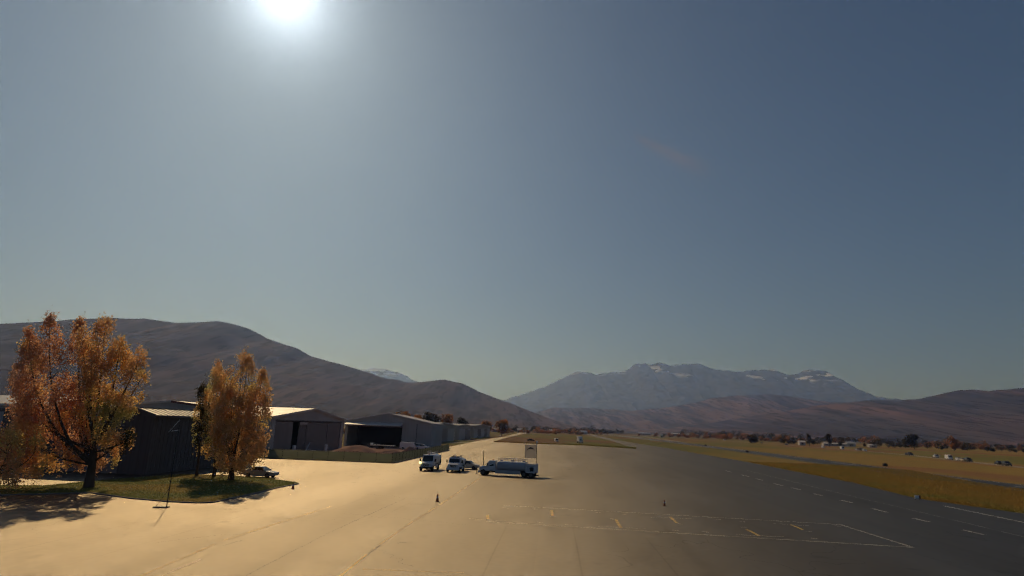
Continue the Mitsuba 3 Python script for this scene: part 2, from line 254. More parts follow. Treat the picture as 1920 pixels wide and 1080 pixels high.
put('runway__edge_line', sheet(strip([(a - 1.2, b) for a, b in rw_f], .5), .06), 'faded_paint')

# tar snakes and rubber marks on the apron
mat('tar', P((.022, .020, .019), .5, .4))
def tar(a, b, w, wob):
    a, b = np.array(a, float), np.array(b, float); n = 26; t = np.linspace(0, 1, n)[:, None]
    q = a + (b - a) * t; d = (b - a) / np.linalg.norm(b - a); nn = np.array([-d[1], d[0]])
    q = q + nn * (wob * (meshkit.fbm(np.c_[t * 9, t * 0 + a[0], t * 0 + a[1]], 3) - .5))[:, None]
    put('apron__sealed_crack', sheet(strip(q, w), .0235), 'tar')
for a, b, w, k in [((-8.25, 36.4), (-8.0, 43.5), .07, .25), ((-7.1, 42.6), (-6.5, 42.9), .14, .2), ((-17.5, 39.8), (-17.1, 41.6), .10, .3), ((-13.05, 32.8), (-12.5, 45.8), .05, .15), ((-12.5, 45.8), (-10.7, 67.1), .05, .15),
                   ((-5.2, 36), (-8.2, 41), .035, 1.2), ((-22, 40), (-16.5, 46), .035, 1.5), ((-14, 55), (-3, 51), .035, 1.3), ((-16, 70), (-5, 66), .04, 1.6), ((-20, 48), (-14, 52), .03, 1.4)]:
    tar(a, b, w, k)

# ---------------------------------------------------------------- more helpers for things
def thing(key, label, cat_, group=None):
    return lab(free(key), label, cat_, group)
def frame(pos, heading):
    """matrix whose +x runs along heading (a plan direction), +z up"""
    h = np.array(heading, float); h /= np.linalg.norm(h)
    M = np.eye(4); M[:2, 0] = h; M[:2, 1] = (-h[1], h[0]); M[:3, 3] = pos
    return M
def hull(pts):
    m = m3.Manifold.hull_points(np.asarray(pts, float)).to_mesh()
    return trimesh.Trimesh(m.vert_properties[:, :3], m.tri_verts, process=False)
BALL = trimesh.creation.icosphere(subdivisions=1).vertices
def soft(pts, r):
    """hull of small balls at the points: a solid with rounded edges"""
    pts = np.asarray(pts, float)
    return hull((pts[:, None, :] + BALL[None] * r).reshape(-1, 3))
def sbox(x0, x1, y0, y1, z0, z1, r=.05):
    return soft([(x, y, z) for x in (x0 + r, x1 - r) for y in (y0 + r, y1 - r) for z in (z0 + r, z1 - r)], r)
def cyl(a, b, r, n=14):
    return trimesh.creation.cylinder(radius=r, segment=[a, b], sections=n)
def tube(pts, rad, n=8):
    pts = np.asarray(pts, float); rad = np.broadcast_to(rad, len(pts))
    d = np.gradient(pts, axis=0); d /= np.linalg.norm(d, axis=1)[:, None] + 1e-9
    ref = np.where(np.abs(d[:, 2:3]) > .9, [[1., 0, 0]], [[0., 0, 1]])
    a = np.cross(d, ref); a /= np.linalg.norm(a, axis=1)[:, None]; b = np.cross(d, a)
    th = np.arange(n) * 2 * np.pi / n
    V = (pts[:, None] + rad[:, None, None] * (np.cos(th)[None, :, None] * a[:, None] + np.sin(th)[None, :, None] * b[:, None])).reshape(-1, 3)
    I = np.arange(len(pts) * n).reshape(len(pts), n)
    F = np.c_[I[:-1].ravel(), np.roll(I, -1, 1)[:-1].ravel(), np.roll(I, -1, 1)[1:].ravel(), I[1:].ravel()]
    F3 = np.vstack([F[:, [0, 1, 2]], F[:, [0, 2, 3]]])
    top = [[I[-1, 0], I[-1, k], I[-1, k + 1]] for k in range(1, n - 1)]
    return trimesh.Trimesh(V, np.vstack([F3, top]), process=False)
def extr(poly, h):
    """extrude a polygon drawn in (across, up) by h inwards: local (u, w, z)"""
    m = trimesh.creation.extrude_polygon(poly, h, engine='earcut')
    v = m.vertices[:, [0, 2, 1]]
    return trimesh.Trimesh(v, m.faces[:, ::-1], process=False)
def place_parts(t, parts, M):
    """parts: (name, mesh, material, smooth); name may be 'a__b'"""
    names = {}
    for name, mesh, m, sm in parts:
        mm = mesh.copy(); mm.apply_transform(M)
        put(f'{t}__{name}', mm, m, sm)

# plain materials
mat('steel_wall', P(mikit.proc(lambda p, n, uv: mix((.33, .308, .308), (.42, .395, .39), fbm(p.x * .3, p.y * .3, p.z * .12, 3)) * (.93 + .07 * smoothstep(.1, .3, dr.abs(2 * ((p.x + p.y) / .92 - dr.floor((p.x + p.y) / .92)) - 1)))), .6, .35))
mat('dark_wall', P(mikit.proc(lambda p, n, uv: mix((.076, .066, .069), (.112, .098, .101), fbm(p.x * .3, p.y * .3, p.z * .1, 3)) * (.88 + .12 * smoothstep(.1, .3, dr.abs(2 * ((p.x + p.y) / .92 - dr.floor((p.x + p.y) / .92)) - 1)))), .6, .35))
mat('door_steel', P(mikit.proc(lambda p, n, uv: mix((.14, .12, .125), (.19, .165, .17), fbm(p.x * .5, p.y * .5, p.z * .2, 3))), .55, .4))
mat('roof_grey', P(mikit.proc(lambda p, n, uv: mix((.17, .16, .15), (.24, .22, .20), fbm(p.x * .4, p.y * .4, 0.0, 3))), .5, .4))
mat('pale_trim', P((.55, .50, .45), .45, .4))
mat('red_trim', P((.16, .055, .050), .5, .4))
mat('roof_metal', P(mikit.proc(lambda p, n, uv: mix((.42, .37, .29), (.55, .49, .40), fbm(p.x * .4, p.y * .4, 0.0, 3))), .42, .6))
mat('inside_dark', P((.02, .018, .018), .9, .1))
mat('inside_floor', P((.10, .09, .08), .8, .2))
mat('white_car', P((.66, .66, .67), .28, .5, clearcoat=.7, clearcoat_gloss=.9))
mat('truck_white', P(mikit.proc(lambda p, n, uv: mix((.46, .46, .49), (.60, .60, .62), smoothstep(.25, .6, fbm(p.x * 1.3, p.y * 1.3, p.z * 1.3, 3)))), .35, .5, clearcoat=.5))
mat('tank_paint', P(mikit.proc(lambda p, n, uv: mix((.34, .35, .385), (.43, .44, .47), fbm(p.x * 1.1, p.y * 1.1, p.z * 1.6, 3))), .4, .5))
mat('silver_car', P((.30, .30, .31), .3, .5, metallic=.35, clearcoat=.6))
mat('dark_car', P((.03, .03, .034), .3, .5, clearcoat=.6))
mat('tan_car', P((.48, .42, .34), .35, .5, clearcoat=.4))
mat('glass_dark', P((.012, .013, .015), .08, .7))
mat('rubber', P((.018, .018, .018), .8, .2))
mat('chassis', P((.03, .03, .03), .6, .3))
mat('rim', P((.10, .10, .105), .4, .5, metallic=.5))
mat('chrome', P((.6, .6, .6), .2, .5, metallic=.9))
mat('lens_red', P((.35, .02, .015), .2, .5))
mat('lens_clear', P((.6, .6, .58), .15, .6))
mat('cone_orange', P((.55, .12, .02), .55, .4))
mat('cone_white', P((.75, .75, .72), .4, .4))
mat('bark', P(mikit.proc(lambda p, n, uv: mix((.050, .038, .030), (.11, .085, .066), fbm(p.x * 3.0, p.y * 3.0, p.z * .8, 3))), .95, .1))

# ---------------------------------------------------------------- hangars
RIBS = []
AXV = np.array([sa_, ca]); ACR = np.array([ca, -sa_])
def hangar(label, p0, e, W, Dp, eave, peak, wall, roofm, opening=None, peak_at=.5, rake=('pale_trim', 'pale_trim'), group=None, seams=0, cat_='hangar'):
    """a gable-fronted hangar: p0 the front left corner on the ground, e along the front to the right, depth Dp behind it"""
    e = np.array(e, float); M = np.eye(4); M[:2, 0] = e; M[:2, 1] = (-e[1], e[0]); M[:2, 3] = p0
    t = thing('hangar', label, cat_, group)
    pk = W * peak_at
    gable = sg.Polygon([(0, 0), (W, 0), (W, eave), (pk, peak), (0, eave)])
    front = gable
    if opening: front = gable.difference(sg.box(opening[0], -1, opening[1], opening[2]))
    back = extr(gable, .25); back.apply_translation((0, Dp - .25, 0))
    parts = [('wall', extr(front, .25), wall, False), ('wall', back, wall, False), ('wall', box(.003, .25, .25, Dp - .25, 0, eave - .02), wall, False), ('wall', box(W - .25, W - .003, .25, Dp - .25, 0, eave - .02), wall, False)]
    ov = .45
    for i, (x0, z0, x1, z1) in enumerate([(-ov, eave - ov * (peak - eave) / pk, pk, peak), (W + ov, eave - ov * (peak - eave) / (W - pk), pk, peak)]):
        a = extr(sg.Polygon([(x0, z0 + .02), (x1, z1 + .02), (x1, z1 + .22), (x0, z0 + .22)]), Dp + 2 * ov); a.apply_translation((0, -ov, 0))
        parts.append(('roof', a, roofm, False))
        r = extr(sg.Polygon([(x0, z0 - .16), (x1, z1 - .16), (x1, z1 + .26), (x0, z0 + .26)]), .06); r.apply_translation((0, -ov - .07, 0))
        parts.append(('rake_trim', r, rake[i], False))
        n = int(Dp / seams) if seams else 0
        if n:
            L = math.hypot(x1 - x0, z1 - z0); ribs = []
            for k in range(n + 1):
                w_ = -ov + .05 + k * (Dp + 2 * ov - .1) / n
                s = extr(sg.Polygon([(x0, z0 + .225), (x1, z1 + .225), (x1, z1 + .30), (x0, z0 + .30)]), .07); s.apply_translation((0, w_ - .035, 0)); ribs.append(s)
            for s in ribs: parts.append((f'roof_seam', s, roofm, False))
    ribs = []
    for k in range(1, int(W / .9)):
        x = k * .9
        if opening and opening[0] - .1 < x < opening[1] + .1: z0 = opening[2] + .3
        else: z0 = .1
        z1 = (eave + (peak - eave) * (x / pk if x < pk else (W - x) / (W - pk))) - .2
        if z1 - z0 > .3: ribs.append(box(x - .05, x + .05, -.05, .002, z0, z1))
    for k in range(1, int(Dp / .9)): ribs.append(box(W - .005, W + .045, k * .9 - .05, k * .9 + .05, .1, eave - .25))
    RIBS.append((t, M, cat(ribs), wall))
    parts.append(('ridge_cap', box(pk - .3, pk + .3, -ov, Dp + ov, peak + .2, peak + .30), roofm, False))
    if opening:
        parts.append(('floor', box(.26, W - .26, .26, Dp - .26, .005, .05), 'inside_floor', False))
    place_parts(t, parts, M)
    return t, M
def leaf(u0, u1, z0, z1, w, ribs=0, th=.08):
    ms = [box(u0, u1, w, w + th, z0, z1)]
    for k in range(ribs):
        x = u0 + (k + .5) * (u1 - u0) / ribs
        ms.append(box(x - .05, x + .05, w - .05, w + .002, z0 + .05, z1 - .05))
    return cat(ms)
# big gabled hangar facing the apron
tB, MB = hangar('large gabled grey hangar behind the green screen fence with tall sliding door panels', (-52.3, 135), AXV, 46.6, 34, 8.3, 10.75, 'steel_wall', 'roof_metal', (2.2, 44.6, 7.55), rake=('pale_trim', 'steel_wall'))
us = [2.4, 12.2, 15.6, 17.9, 20.4, 27.5, 34.8, 44.5]
for i, (a, b) in enumerate(zip(us[:-1], us[1:])):
    if i == 1: continue                                            # left open
    place_parts(tB, [('door_panel', leaf(a + .04, b - .04, .05, 7.4, .30 + .12 * (i % 2), 0 if i == 0 else 5), 'door_steel', False)], MB)
place_parts(tB, [('door_track', box(1.8, 45, -.12, -.002, 7.56, 7.8), 'dark_wall', False), ('sign', box(15.3, 19.8, -.06, -.003, 6.75, 7.35), 'steel_wall', False), ('downspout', cyl((46.3, -.1, 0), (46.3, -.1, 8.1), .08), 'pale_trim', 30), ('downspout', cyl((.3, -.1, 0), (.3, -.1, 8.1), .08), 'pale_trim', 30)], MB)
# hangar with its folded door
tC, MC = hangar('grey hangar with a wide dark open doorway and a folded door catching sun above it', (-54.8, 206.5), ACR, 29.6, 20, 8.05, 10.9, 'steel_wall', 'steel_wall', (.9, 19.6, 7.0), rake=('steel_wall', 'steel_wall'))
fold1 = hull([(u, w, z) for u in (.6, 19.8) for w, z in ((-.06, 7.85), (-.06, 8.0), (-3.4, 6.95), (-3.4, 7.12))])
fold2 = hull([(u, w, z) for u in (.95, 19.55) for w, z in ((-.1, 6.5), (-.1, 6.65), (-3.35, 6.78), (-3.35, 6.93))])
place_parts(tC, [('folded_door', fold1, 'pale_trim', False), ('folded_door', fold2, 'door_steel', False), ('door', box(21.6, 22.7, -.05, -.002, 0, 2.15), 'dark_wall', False), ('downspout', cyl((24.6, -.1, 0), (24.6, -.1, 8), .09), 'dark_wall', 30), ('back_partition', box(.3, 29.2, 12, 12.2, .06, 7.4), 'inside_dark', False)], MC)
# dark hangar near the trees
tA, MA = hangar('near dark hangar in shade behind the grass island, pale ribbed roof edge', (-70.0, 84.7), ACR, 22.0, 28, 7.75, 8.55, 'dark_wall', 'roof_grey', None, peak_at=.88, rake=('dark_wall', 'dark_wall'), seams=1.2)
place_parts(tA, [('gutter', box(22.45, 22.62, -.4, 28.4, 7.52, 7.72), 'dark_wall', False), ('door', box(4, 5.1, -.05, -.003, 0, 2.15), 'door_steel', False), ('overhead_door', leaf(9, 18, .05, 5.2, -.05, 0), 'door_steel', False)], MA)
for k in range(5):
    place_parts(tA, [('overhead_door__slat', box(9.05, 17.95, -.09, -.052, .1 + k * 1.02, 1.05 + k * 1.02), 'door_steel', False)], MA)
# hangar further left, behind the nearest tree
def long_hangar(label, p0, e, W, Dp, eave, peak, wall, roofm):
    e = np.array(e, float); M = np.eye(4); M[:2, 0] = e; M[:2, 1] = (-e[1], e[0]); M[:2, 3] = p0
    t = thing('hangar', label, 'hangar')
    parts = [('wall', box(0, W, 0, .25, 0, eave), wall, False), ('wall', box(0, W, Dp - .25, Dp, 0, eave), wall, False)]
    g = [(0, 0), (Dp, 0), (Dp, eave), (Dp / 2, peak), (0, eave)]
    for x in (0.003, W - .253):
        m = trimesh.creation.extrude_polygon(sg.Polygon([(a + (.251 if a == 0 else -.251 if a == Dp else 0), b) for a, b in g]), .25, engine='earcut')
        m = trimesh.Trimesh(m.vertices[:, [2, 0, 1]] + [x, 0, 0], m.faces, process=False); parts.append(('wall', m, wall, False))
    s = (peak - eave) / (Dp / 2)
    parts.append(('roof', hull([(x, w, z + dz) for x in (-.5, W + .5) for w, z in ((-.5, eave - .5 * s + .02), (Dp / 2, peak + .02)) for dz in (0, .2)]), roofm, False))
    parts.append(('roof', hull([(x, w, z + dz) for x in (-.5, W + .5) for w, z in ((Dp + .5, eave - .5 * s + .02), (Dp / 2 + .002, peak + .02)) for dz in (0, .2)]), roofm, False))
    parts.append(('gutter', box(-.5, W + .5, -.66, -.505, eave - .28, eave + .05), 'pale_trim', False))
    parts.append(('roof_vent', sbox(W - 4.5, W - 2.2, 3.6, 5.2, eave + .5, eave + 1.5, .1), 'steel_wall', 30))
    place_parts(t, parts, M)
    return t, M
long_hangar('long grey hangar at the far left with a sunlit pale roof above a plain wall', (-128.0, 115.0), ACR, 43.0, 18, 8.85, 10.5, 'steel_wall', 'roof_metal')
hangar('low gabled hangar peeping over the dark hangar with white and red roof edges', (-86.0, 137.0), ACR, 21.0, 30, 9.9, 10.9, 'steel_wall', 'roof_metal', None, rake=('pale_trim', 'red_trim'))
# the row of hangars along the strip
row = [((-33.0, 266.0), 62, 8.0, 8.9, 'beige end hangar of the row, nearest to the camera along the strip'), ((-27.2, 343.0), 50, 7.9, 8.8, 'second hangar of the row along the strip with a white door'), ((-22.4, 408.0), 104, 8.1, 9.2, 'last and longest dark hangar of the row beside the strip')]
mat('row_wall', P(mikit.proc(lambda p, n, uv: mix((.28, .258, .235), (.37, .34, .305), fbm(p.x * .2, p.y * .2, p.z * .2, 3))), .6, .35))
for i, (p0, W, ev, pk, lb) in enumerate(row):
    t, M = hangar(lb, p0, AXV, W, 24, ev, pk, 'row_wall', 'row_wall', None, rake=('row_wall', 'pale_trim'), group='hangars in the row along the strip')
    nd = max(2, int(W / 18))
    for k in range(nd):
        u0 = 2 + k * (W - 2) / nd
        place_parts(t, [('door_panel', leaf(u0, u0 + (W - 2) / nd - 1.5, .05, 6.2, -.1, 6), ('steel_wall', 'door_steel')[k % 2], False)], M)
    place_parts(t, [('door', box(W - 1.4, W - .3, -.06, -.002, 0, 4.4 if i < 2 else 2.2), 'pale_trim', False)], M)
for y0, w in [(292, 7), (338, 6), (372, 6)]:
    struct('hangar_drive', sheet(sg.Polygon([(-33 + (y0 - 266) * .077, y0), (-18.8 + (y0 - 280) * .05, y0 - 1), (-18.8 + (y0 - 280) * .05, y0 + w - 1), (-33 + (y0 - 266) * .077, y0 + w)]), .03), 'pale_concrete', 'pale concrete drive from the strip to the hangar row')

for t, M, mm, w_ in RIBS:
    mm.apply_transform(M); k = put(f'{t}__wall_ribs', mm, w_); lab(k, None, None, None, 'stuff')
# ---------------------------------------------------------------- screened construction yard
mat('dirt', P(mikit.proc(lambda p, n, uv: mix((.24, .125, .09), (.38, .22, .16), fbm(p.x * .5, p.y * .5, p.z, 4))), .95, .1))
struct('yard_ground', sheet(sg.Polygon([(-49, 127.5), (-23.6, 126.3), (-20.0, 185), (-19.2, 199), (-27, 206), (-53, 207), (-53, 182), (-50.2, 164), (-51.6, 136)]), .02), 'dirt', 'bare reddish dirt yard inside the screen fence')
def heap(cx, cy, r, h, seed):
    n = 34; g = np.linspace(-1, 1, n); X, Y = np.meshgrid(g, g, indexing='ij'); R = np.hypot(X, Y)
    q = np.stack([X * 1.6 + seed, Y * 1.6, X * 0], -1)
    Z = h * np.clip(1 - R ** 1.5, 0, 1) * (.55 + .9 * meshkit.fbm(q, 3, seed)) + .25 * (meshkit.fbm(q * 4, 3, seed) - .5) * (R < .9) - .05
    I = np.arange(n * n).reshape(n, n)
    F = np.c_[I[:-1, :-1].ravel(), I[1:, :-1].ravel(), I[1:, 1:].ravel(), I[:-1, 1:].ravel()]
    return np.c_[(cx + X * r).ravel(), (cy + Y * r * .8).ravel(), Z.ravel()], F
for cx, cy, r, h, lb in [(-37.0, 149, 7.5, 2.5, 'largest reddish dirt heap in the yard, left of the others'), (-30.0, 153, 5.5, 2.0, 'middle reddish dirt heap in the yard'), (-24.9, 158, 3.4, 1.9, 'dark reddish dirt heap at the right end of the yard')]:
    k = put('dirt_heap', heap(cx, cy, r, h, int(-cx)), 'dirt', True); lab(k, lb, 'dirt heap')
mat('screen_cloth', {'type': 'principledthin', 'base_color': mikit.proc(lambda p, n, uv: mix((.14, .155, .105), (.19, .205, .14), fbm(p.x * .6, p.y * .6, p.z * 1.2, 3))), 'roughness': .85, 'diff_trans': .8})
def fence(label, pts, h, step):
    t = thing('screen_fence', label, 'fence')
    pts = np.array(pts, float)
    for a, b in zip(pts[:-1], pts[1:]):
        n = max(1, round(np.linalg.norm(b - a) / step)); d = (b - a) / np.linalg.norm(b - a); nn = np.array([-d[1], d[0]])
        for k in range(n):
            p, q = a + (b - a) * k / n, a + (b - a) * (k + 1) / n
            nu, nv = 7, 5; U, W = np.meshgrid(np.linspace(0, 1, nu), np.linspace(0, 1, nv), indexing='ij')
            bulge = .10 * np.sin(U * np.pi) * np.sin(W * np.pi) * (rng.random() - .2) + .02 * (rng.random(U.shape) - .5)
            XY = p + (q - p) * (.01 + .98 * U[..., None]) + nn * (bulge + .03)[..., None]
            Z = .05 + W * (h - .1) - .06 * np.sin(U * np.pi) * (W > .9) * rng.random()
            I = np.arange(nu * nv).reshape(nu, nv)
            F = np.c_[I[:-1, :-1].ravel(), I[1:, :-1].ravel(), I[1:, 1:].ravel(), I[:-1, 1:].ravel()]
            put(f'{t}__screen_panel', (np.c_[XY.reshape(-1, 2), Z.ravel()], F), 'screen_cloth', True)
            put(f'{t}__post', cyl((*p, 0), (*p, h + .06), .035, 8), 'chassis', 30)
            put(f'{t}__foot_block', box(p[0] - .35, p[0] + .35, p[1] - .15, p[1] + .15, .021, .14), 'pale_concrete')
        put(f'{t}__top_rail', cyl((*a, h + .02), (*b, h + .02), .022, 6), 'chassis', 30)
    return t
fence('dark green privacy screen fence round the construction yard in front of the hangars', [(-62, 127.6), (-49.2, 126.9), (-36.5, 126.4), (-23.2, 125.6), (-21.6, 150), (-20.2, 175), (-18.7, 200)], 1.88, 3.05)

# ---------------------------------------------------------------- vehicles
def wheel(x, y, r, w):
    """tyre and rim as two meshes, axle along y"""
    tyre = trimesh.creation.cylinder(radius=r, height=w, sections=20); tyre.apply_transform(trimesh.transformations.rotation_matrix(np.pi / 2, [1, 0, 0])); tyre.apply_translation((x, y, r))
    s = 1 if y > 0 else -1
    rim = trimesh.creation.cylinder(radius=r * .58, height=.05, sections=14); rim.apply_transform(trimesh.transformations.rotation_matrix(np.pi / 2, [1, 0, 0])); rim.apply_translation((x, y + s * (w / 2 + .01), r))
    return tyre, rim
def wheels(parts, pts, r, w):
    for i, (x, y) in enumerate(pts):
        a, b = wheel(x, y, r, w); k = 'wheel' if i == 0 else f'wheel_{i:03d}'
        parts += [(k, a, 'rubber', 40), (k + '__rim', b, 'rim', 30)]
def car_parts(style, paint):
    if style == 'sedan':
        L, Wd, belt, top = 4.6, .89, .92, 1.43
        low = [(2.28, .62, .34), (2.3, .7, .62), (1.2, .88, .24), (-2.2, .84, .32), (-2.28, .78, .70)]
        body = cat([soft([(x, s * y, z) for x, y, z in [(2.2, .66, .40), (2.18, .70, .66), (.95, .80, .86), (-1.45, .82, .90), (-2.2, .72, .92), (-2.22, .72, .45), (1.6, .82, .28), (-1.8, .82, .28)] for s in (1, -1)], .07)])
        cab = [(1.05, .76, .93), (.35, .58, top - .06), (-.85, .58, top - .05), (-1.75, .72, .95)]
        wx, wr = (1.38, -1.35), .32
    elif style == 'hatch':
        body = soft([(x, s * y, z) for x, y, z in [(1.95, .64, .40), (1.92, .68, .72), (.95, .78, .95), (-1.75, .80, 1.0), (-1.9, .74, .55), (1.4, .8, .30), (-1.5, .8, .30)] for s in (1, -1)], .07)
        cab = [(.95, .74, .98), (.35, .60, 1.50), (-1.35, .60, 1.52), (-1.85, .70, 1.02)]
        wx, wr = (1.25, -1.25), .32
    elif style == 'suv':
        body = soft([(x, s * y, z) for x, y, z in [(2.2, .72, .50), (2.18, .74, .95), (1.05, .84, 1.08), (-2.2, .84, 1.10), (-2.25, .82, .55), (1.7, .86, .38), (-1.8, .86, .38)] for s in (1, -1)], .08)
        cab = [(1.0, .80, 1.1), (.45, .66, 1.72), (-2.0, .66, 1.74), (-2.2, .78, 1.12)]
        wx, wr = (1.4, -1.4), .37
    elif style == 'van':
        body = soft([(x, s * y, z) for x, y, z in [(2.5, .78, .50), (2.45, .80, 1.1), (1.7, .84, 2.05), (-2.5, .86, 2.15), (-2.52, .88, .5), (1.9, .9, .36), (-2.2, .9, .36)] for s in (1, -1)], .08)
        cab = [(2.32, .80, 1.25), (1.80, .72, 2.0), (.9, .80, 2.0), (.9, .86, 1.25)]
        wx, wr = (1.6, -1.5), .36
    parts = [('body', body, paint, 35)]
    c = np.array(cab)
    glass = hull([(x, s * y, z) for x, y, z in cab for s in (1, -1)])
    if style == 'van': glass.apply_scale((1.0, 1.035, 1.0)); glass.apply_translation((.12, 0, 0))
    parts.append(('windows', glass, 'glass_dark', False))
    if style != 'van':
        zr = c[1, 2]
        parts.append(('roof', soft([(c[1, 0] - .02, s * (c[1, 1] - .03), zr) for s in (1, -1)] + [(c[2, 0] + .02, s * (c[2, 1] - .03), c[2, 2]) for s in (1, -1)], .045), paint, 35))
        for s in (1, -1):
            for a, b in ((0, 1), (3, 2)):
                parts.append(('pillar', cyl((c[a, 0], s * c[a, 1] * .98, c[a, 2]), (c[b, 0], s * c[b, 1] * .98, c[b, 2]), .035, 6), paint, 30))
            mx = (c[1, 0] + c[2, 0]) / 2; parts.append(('pillar', cyl((mx, s * c[0, 1], c[0, 2]), (mx, s * c[1, 1], zr), .035, 6), paint, 30))
    fx = body.vertices[:, 0].max(); rx = body.vertices[:, 0].min(); zz = .68 if style in ('sedan', 'hatch') else .85
    for s in (1, -1):
        parts.append(('headlight', sbox(fx - .16, fx - .005, s * .58 - .14, s * .58 + .14, zz - .08, zz + .06, .03), 'lens_clear', 30))
        parts.append(('tail_light', sbox(rx + .004, rx + .14, s * .64 - .10, s * .64 + .10, zz - .02, zz + .16, .03), 'lens_red', 30))
        parts.append(('door_mirror', sbox(c[0, 0] - .25, c[0, 0] - .1, s * .95 - .1, s * .95 + .1, c[0, 2] + .02, c[0, 2] + .16, .03), paint, 30))
    wy = np.abs(body.vertices[:, 1]).max() - .09
    wheels(parts, [(x, s * wy) for x in wx for s in (1, -1)], wr, .21)
    return parts
def car(label, pos, heading, style, paint, cat_='car', group=None, key='car'):
    t = thing(key, label, cat_, group)
    place_parts(t, car_parts(style, paint), frame((pos[0], pos[1], pos[2] if len(pos) > 2 else .05), heading))
    return t
car('silver saloon car parked on the apron behind the grass island', (-33.6, 85.3, .02), (.985, -.12), 'sedan', 'silver_car')
car('small pale hatchback parked behind the front fuel trucks', (-7.0, 115.2, .02), (.97, -.2), 'hatch', 'tan_car')

def fuel_truck(label, pos, heading, L, cabh, tankh, kind):
    """bonneted refuelling truck; origin under its middle, +x forward"""
    t = thing('fuel_truck', label, 'fuel truck')
    f, r, W = L / 2, -L / 2, 1.16
    cx = f - 1.35                                             # windscreen foot
    parts = [
        ('bonnet', soft([(x, s * y, z) for x, y, z in [(f - .12, .78, .75), (f - .16, .80, 1.28), (cx, .92, 1.52), (cx, .96, .80)] for s in (1, -1)], .1), 'truck_white', 35),
        ('cab', soft([(x, s * y, z) for x, y, z in [(cx - .02, .98, .85), (cx - .02, .98, 1.45), (cx - .35, .90, cabh), (cx - 1.35, .92, cabh), (cx - 1.45, 1.0, .85)] for s in (1, -1)], .08), 'truck_white', 35),
        ('windscreen', hull([(cx + .085, s * .90, 1.56) for s in (1, -1)] + [(cx - .225, s * .84, cabh - .12) for s in (1, -1)] + [(cx - .02, s * .90, 1.50) for s in (1, -1)] + [(cx - .34, s * .84, cabh - .15) for s in (1, -1)]), 'glass_dark', False),
        ('bumper', sbox(f - .10, f + .12, -1.12, 1.12, .42, .74, .05), 'truck_white' if kind else 'chassis', 30),
        ('grille', box(f - .06, f - .002, -.5, .5, .82, 1.24), 'chassis', False),
        ('chassis', box(r + .2, f - .2, -.42, .42, .55, .85), 'chassis', False),
    ]
    for k in range(4): parts.append(('grille__bar', box(f - .01, f + .02, -.48, .48, .86 + k * .1, .90 + k * .1), 'chrome', False))
    for s in (1, -1):
        parts += [('side_window', hull([(cx - .30, s * 1.055, 1.52), (cx - 1.2, s * 1.065, 1.52), (cx - 1.2, s * 1.0, cabh - .18), (cx - .45, s * .995, cabh - .18), (cx - .30, s * 1.0, 1.52), (cx - 1.2, s * 1.0, 1.52), (cx - 1.2, s * .93, cabh - .18), (cx - .45, s * .93, cabh - .18)]), 'glass_dark', False),
                  ('headlight', sbox(f - .14, f + .01, s * .72 - .15, s * .72 + .15, .92, 1.14, .04), 'lens_clear', 30),
                  ('front_fender', soft([(f - .25, s * 1.0, .78), (f - .45, s * 1.02, 1.08), (f - 1.15, s * 1.02, 1.1), (f - 1.4, s * 1.0, .8)] + [(f - .25, s * .8, .78), (f - .45, s * .8, 1.08), (f - 1.15, s * .8, 1.1), (f - 1.4, s * .8, .8)], .06), 'truck_white', 35),
                  ('mirror', cat([sbox(cx - .25, cx - .12, s * 1.36 - .11, s * 1.36 + .11, 1.55, 2.02, .03), cyl((cx - .2, s * 1.0, 1.95), (cx - .2, s * 1.34, 1.95), .02, 6), cyl((cx - .2, s * 1.0, 1.6), (cx - .2, s * 1.34, 1.6), .02, 6)]), 'chassis', 30),
                  ('step', box(cx - 1.2, cx - .4, s * .98 - .12, s * .98 + .12, .5, .56), 'chassis', False)]
    tb = cx - 1.75                                            # tank front
    te = r + (1.7 if kind == 'tanker' else .95)
    n = 28; th = np.linspace(0, 2 * np.pi, n, endpoint=False)
    sup = lambda c, e: np.sign(c) * np.abs(c) ** e
    yy, zz = 1.18 * sup(np.cos(th), .62), (tankh - .95) / 2 * sup(np.sin(th), .62) + (tankh + .95) / 2
    def ring(x, k): return np.c_[np.full(n, x), yy * k, (zz - (tankh + .95) / 2) * k + (tankh + .95) / 2]
    tank = hull(np.vstack([ring(tb, .90), ring(tb - .12, .985), ring(tb - .2, 1), ring(te + .2, 1), ring(te + .12, .985), ring(te, .90)]))
    parts += [('tank', tank, 'tank_paint' if kind == 'tanker' else 'truck_white', 40), ('tank_skirt', box(te + .3, tb - .3, -1.05, 1.05, .84, 1.0), 'chassis', False)]
    for i in range(3): 
        x = te + .5 + i * (tb - te - 1.0) / 2
        parts.append(('tank_band', hull(np.vstack([ring(x - .04, 1.008), ring(x + .04, 1.008)])), 'chrome' if kind != 'tanker' else 'tank_paint', 40))
        parts.append(('manhole', cat([cyl((x, 0, tankh - .05), (x, 0, tankh + .12), .27, 14), cyl((x, 0, tankh + .12), (x, 0, tankh + .17), .30, 14)]), 'truck_white', 30))
    for s in (1, -1): parts.append(('side_skirt', box(r + (2.5 if kind == 'tanker' else 2.5), cx - 1.5, *sorted((s * 1.05, s * 1.12)), .42, 1.0), 'tank_paint' if kind == 'tanker' else 'truck_white', False))
    # walkway rails on the tank
    for s in (1, -1):
        rail = [cyl((te + .1, s * .62, tankh + .42), (tb - .1, s * .62, tankh + .42), .03, 6), cyl((te + .1, s * .62, tankh + .2), (tb - .1, s * .62, tankh + .2), .025, 6)]
        for k in range(5):
            x = te + .1 + k * (tb - te - .2) / 4; rail.append(cyl((x, s * .62, tankh - .08), (x, s * .62, tankh + .42), .025, 6))
        parts.append(('tank_rail', cat(rail), 'pale_trim', 30))
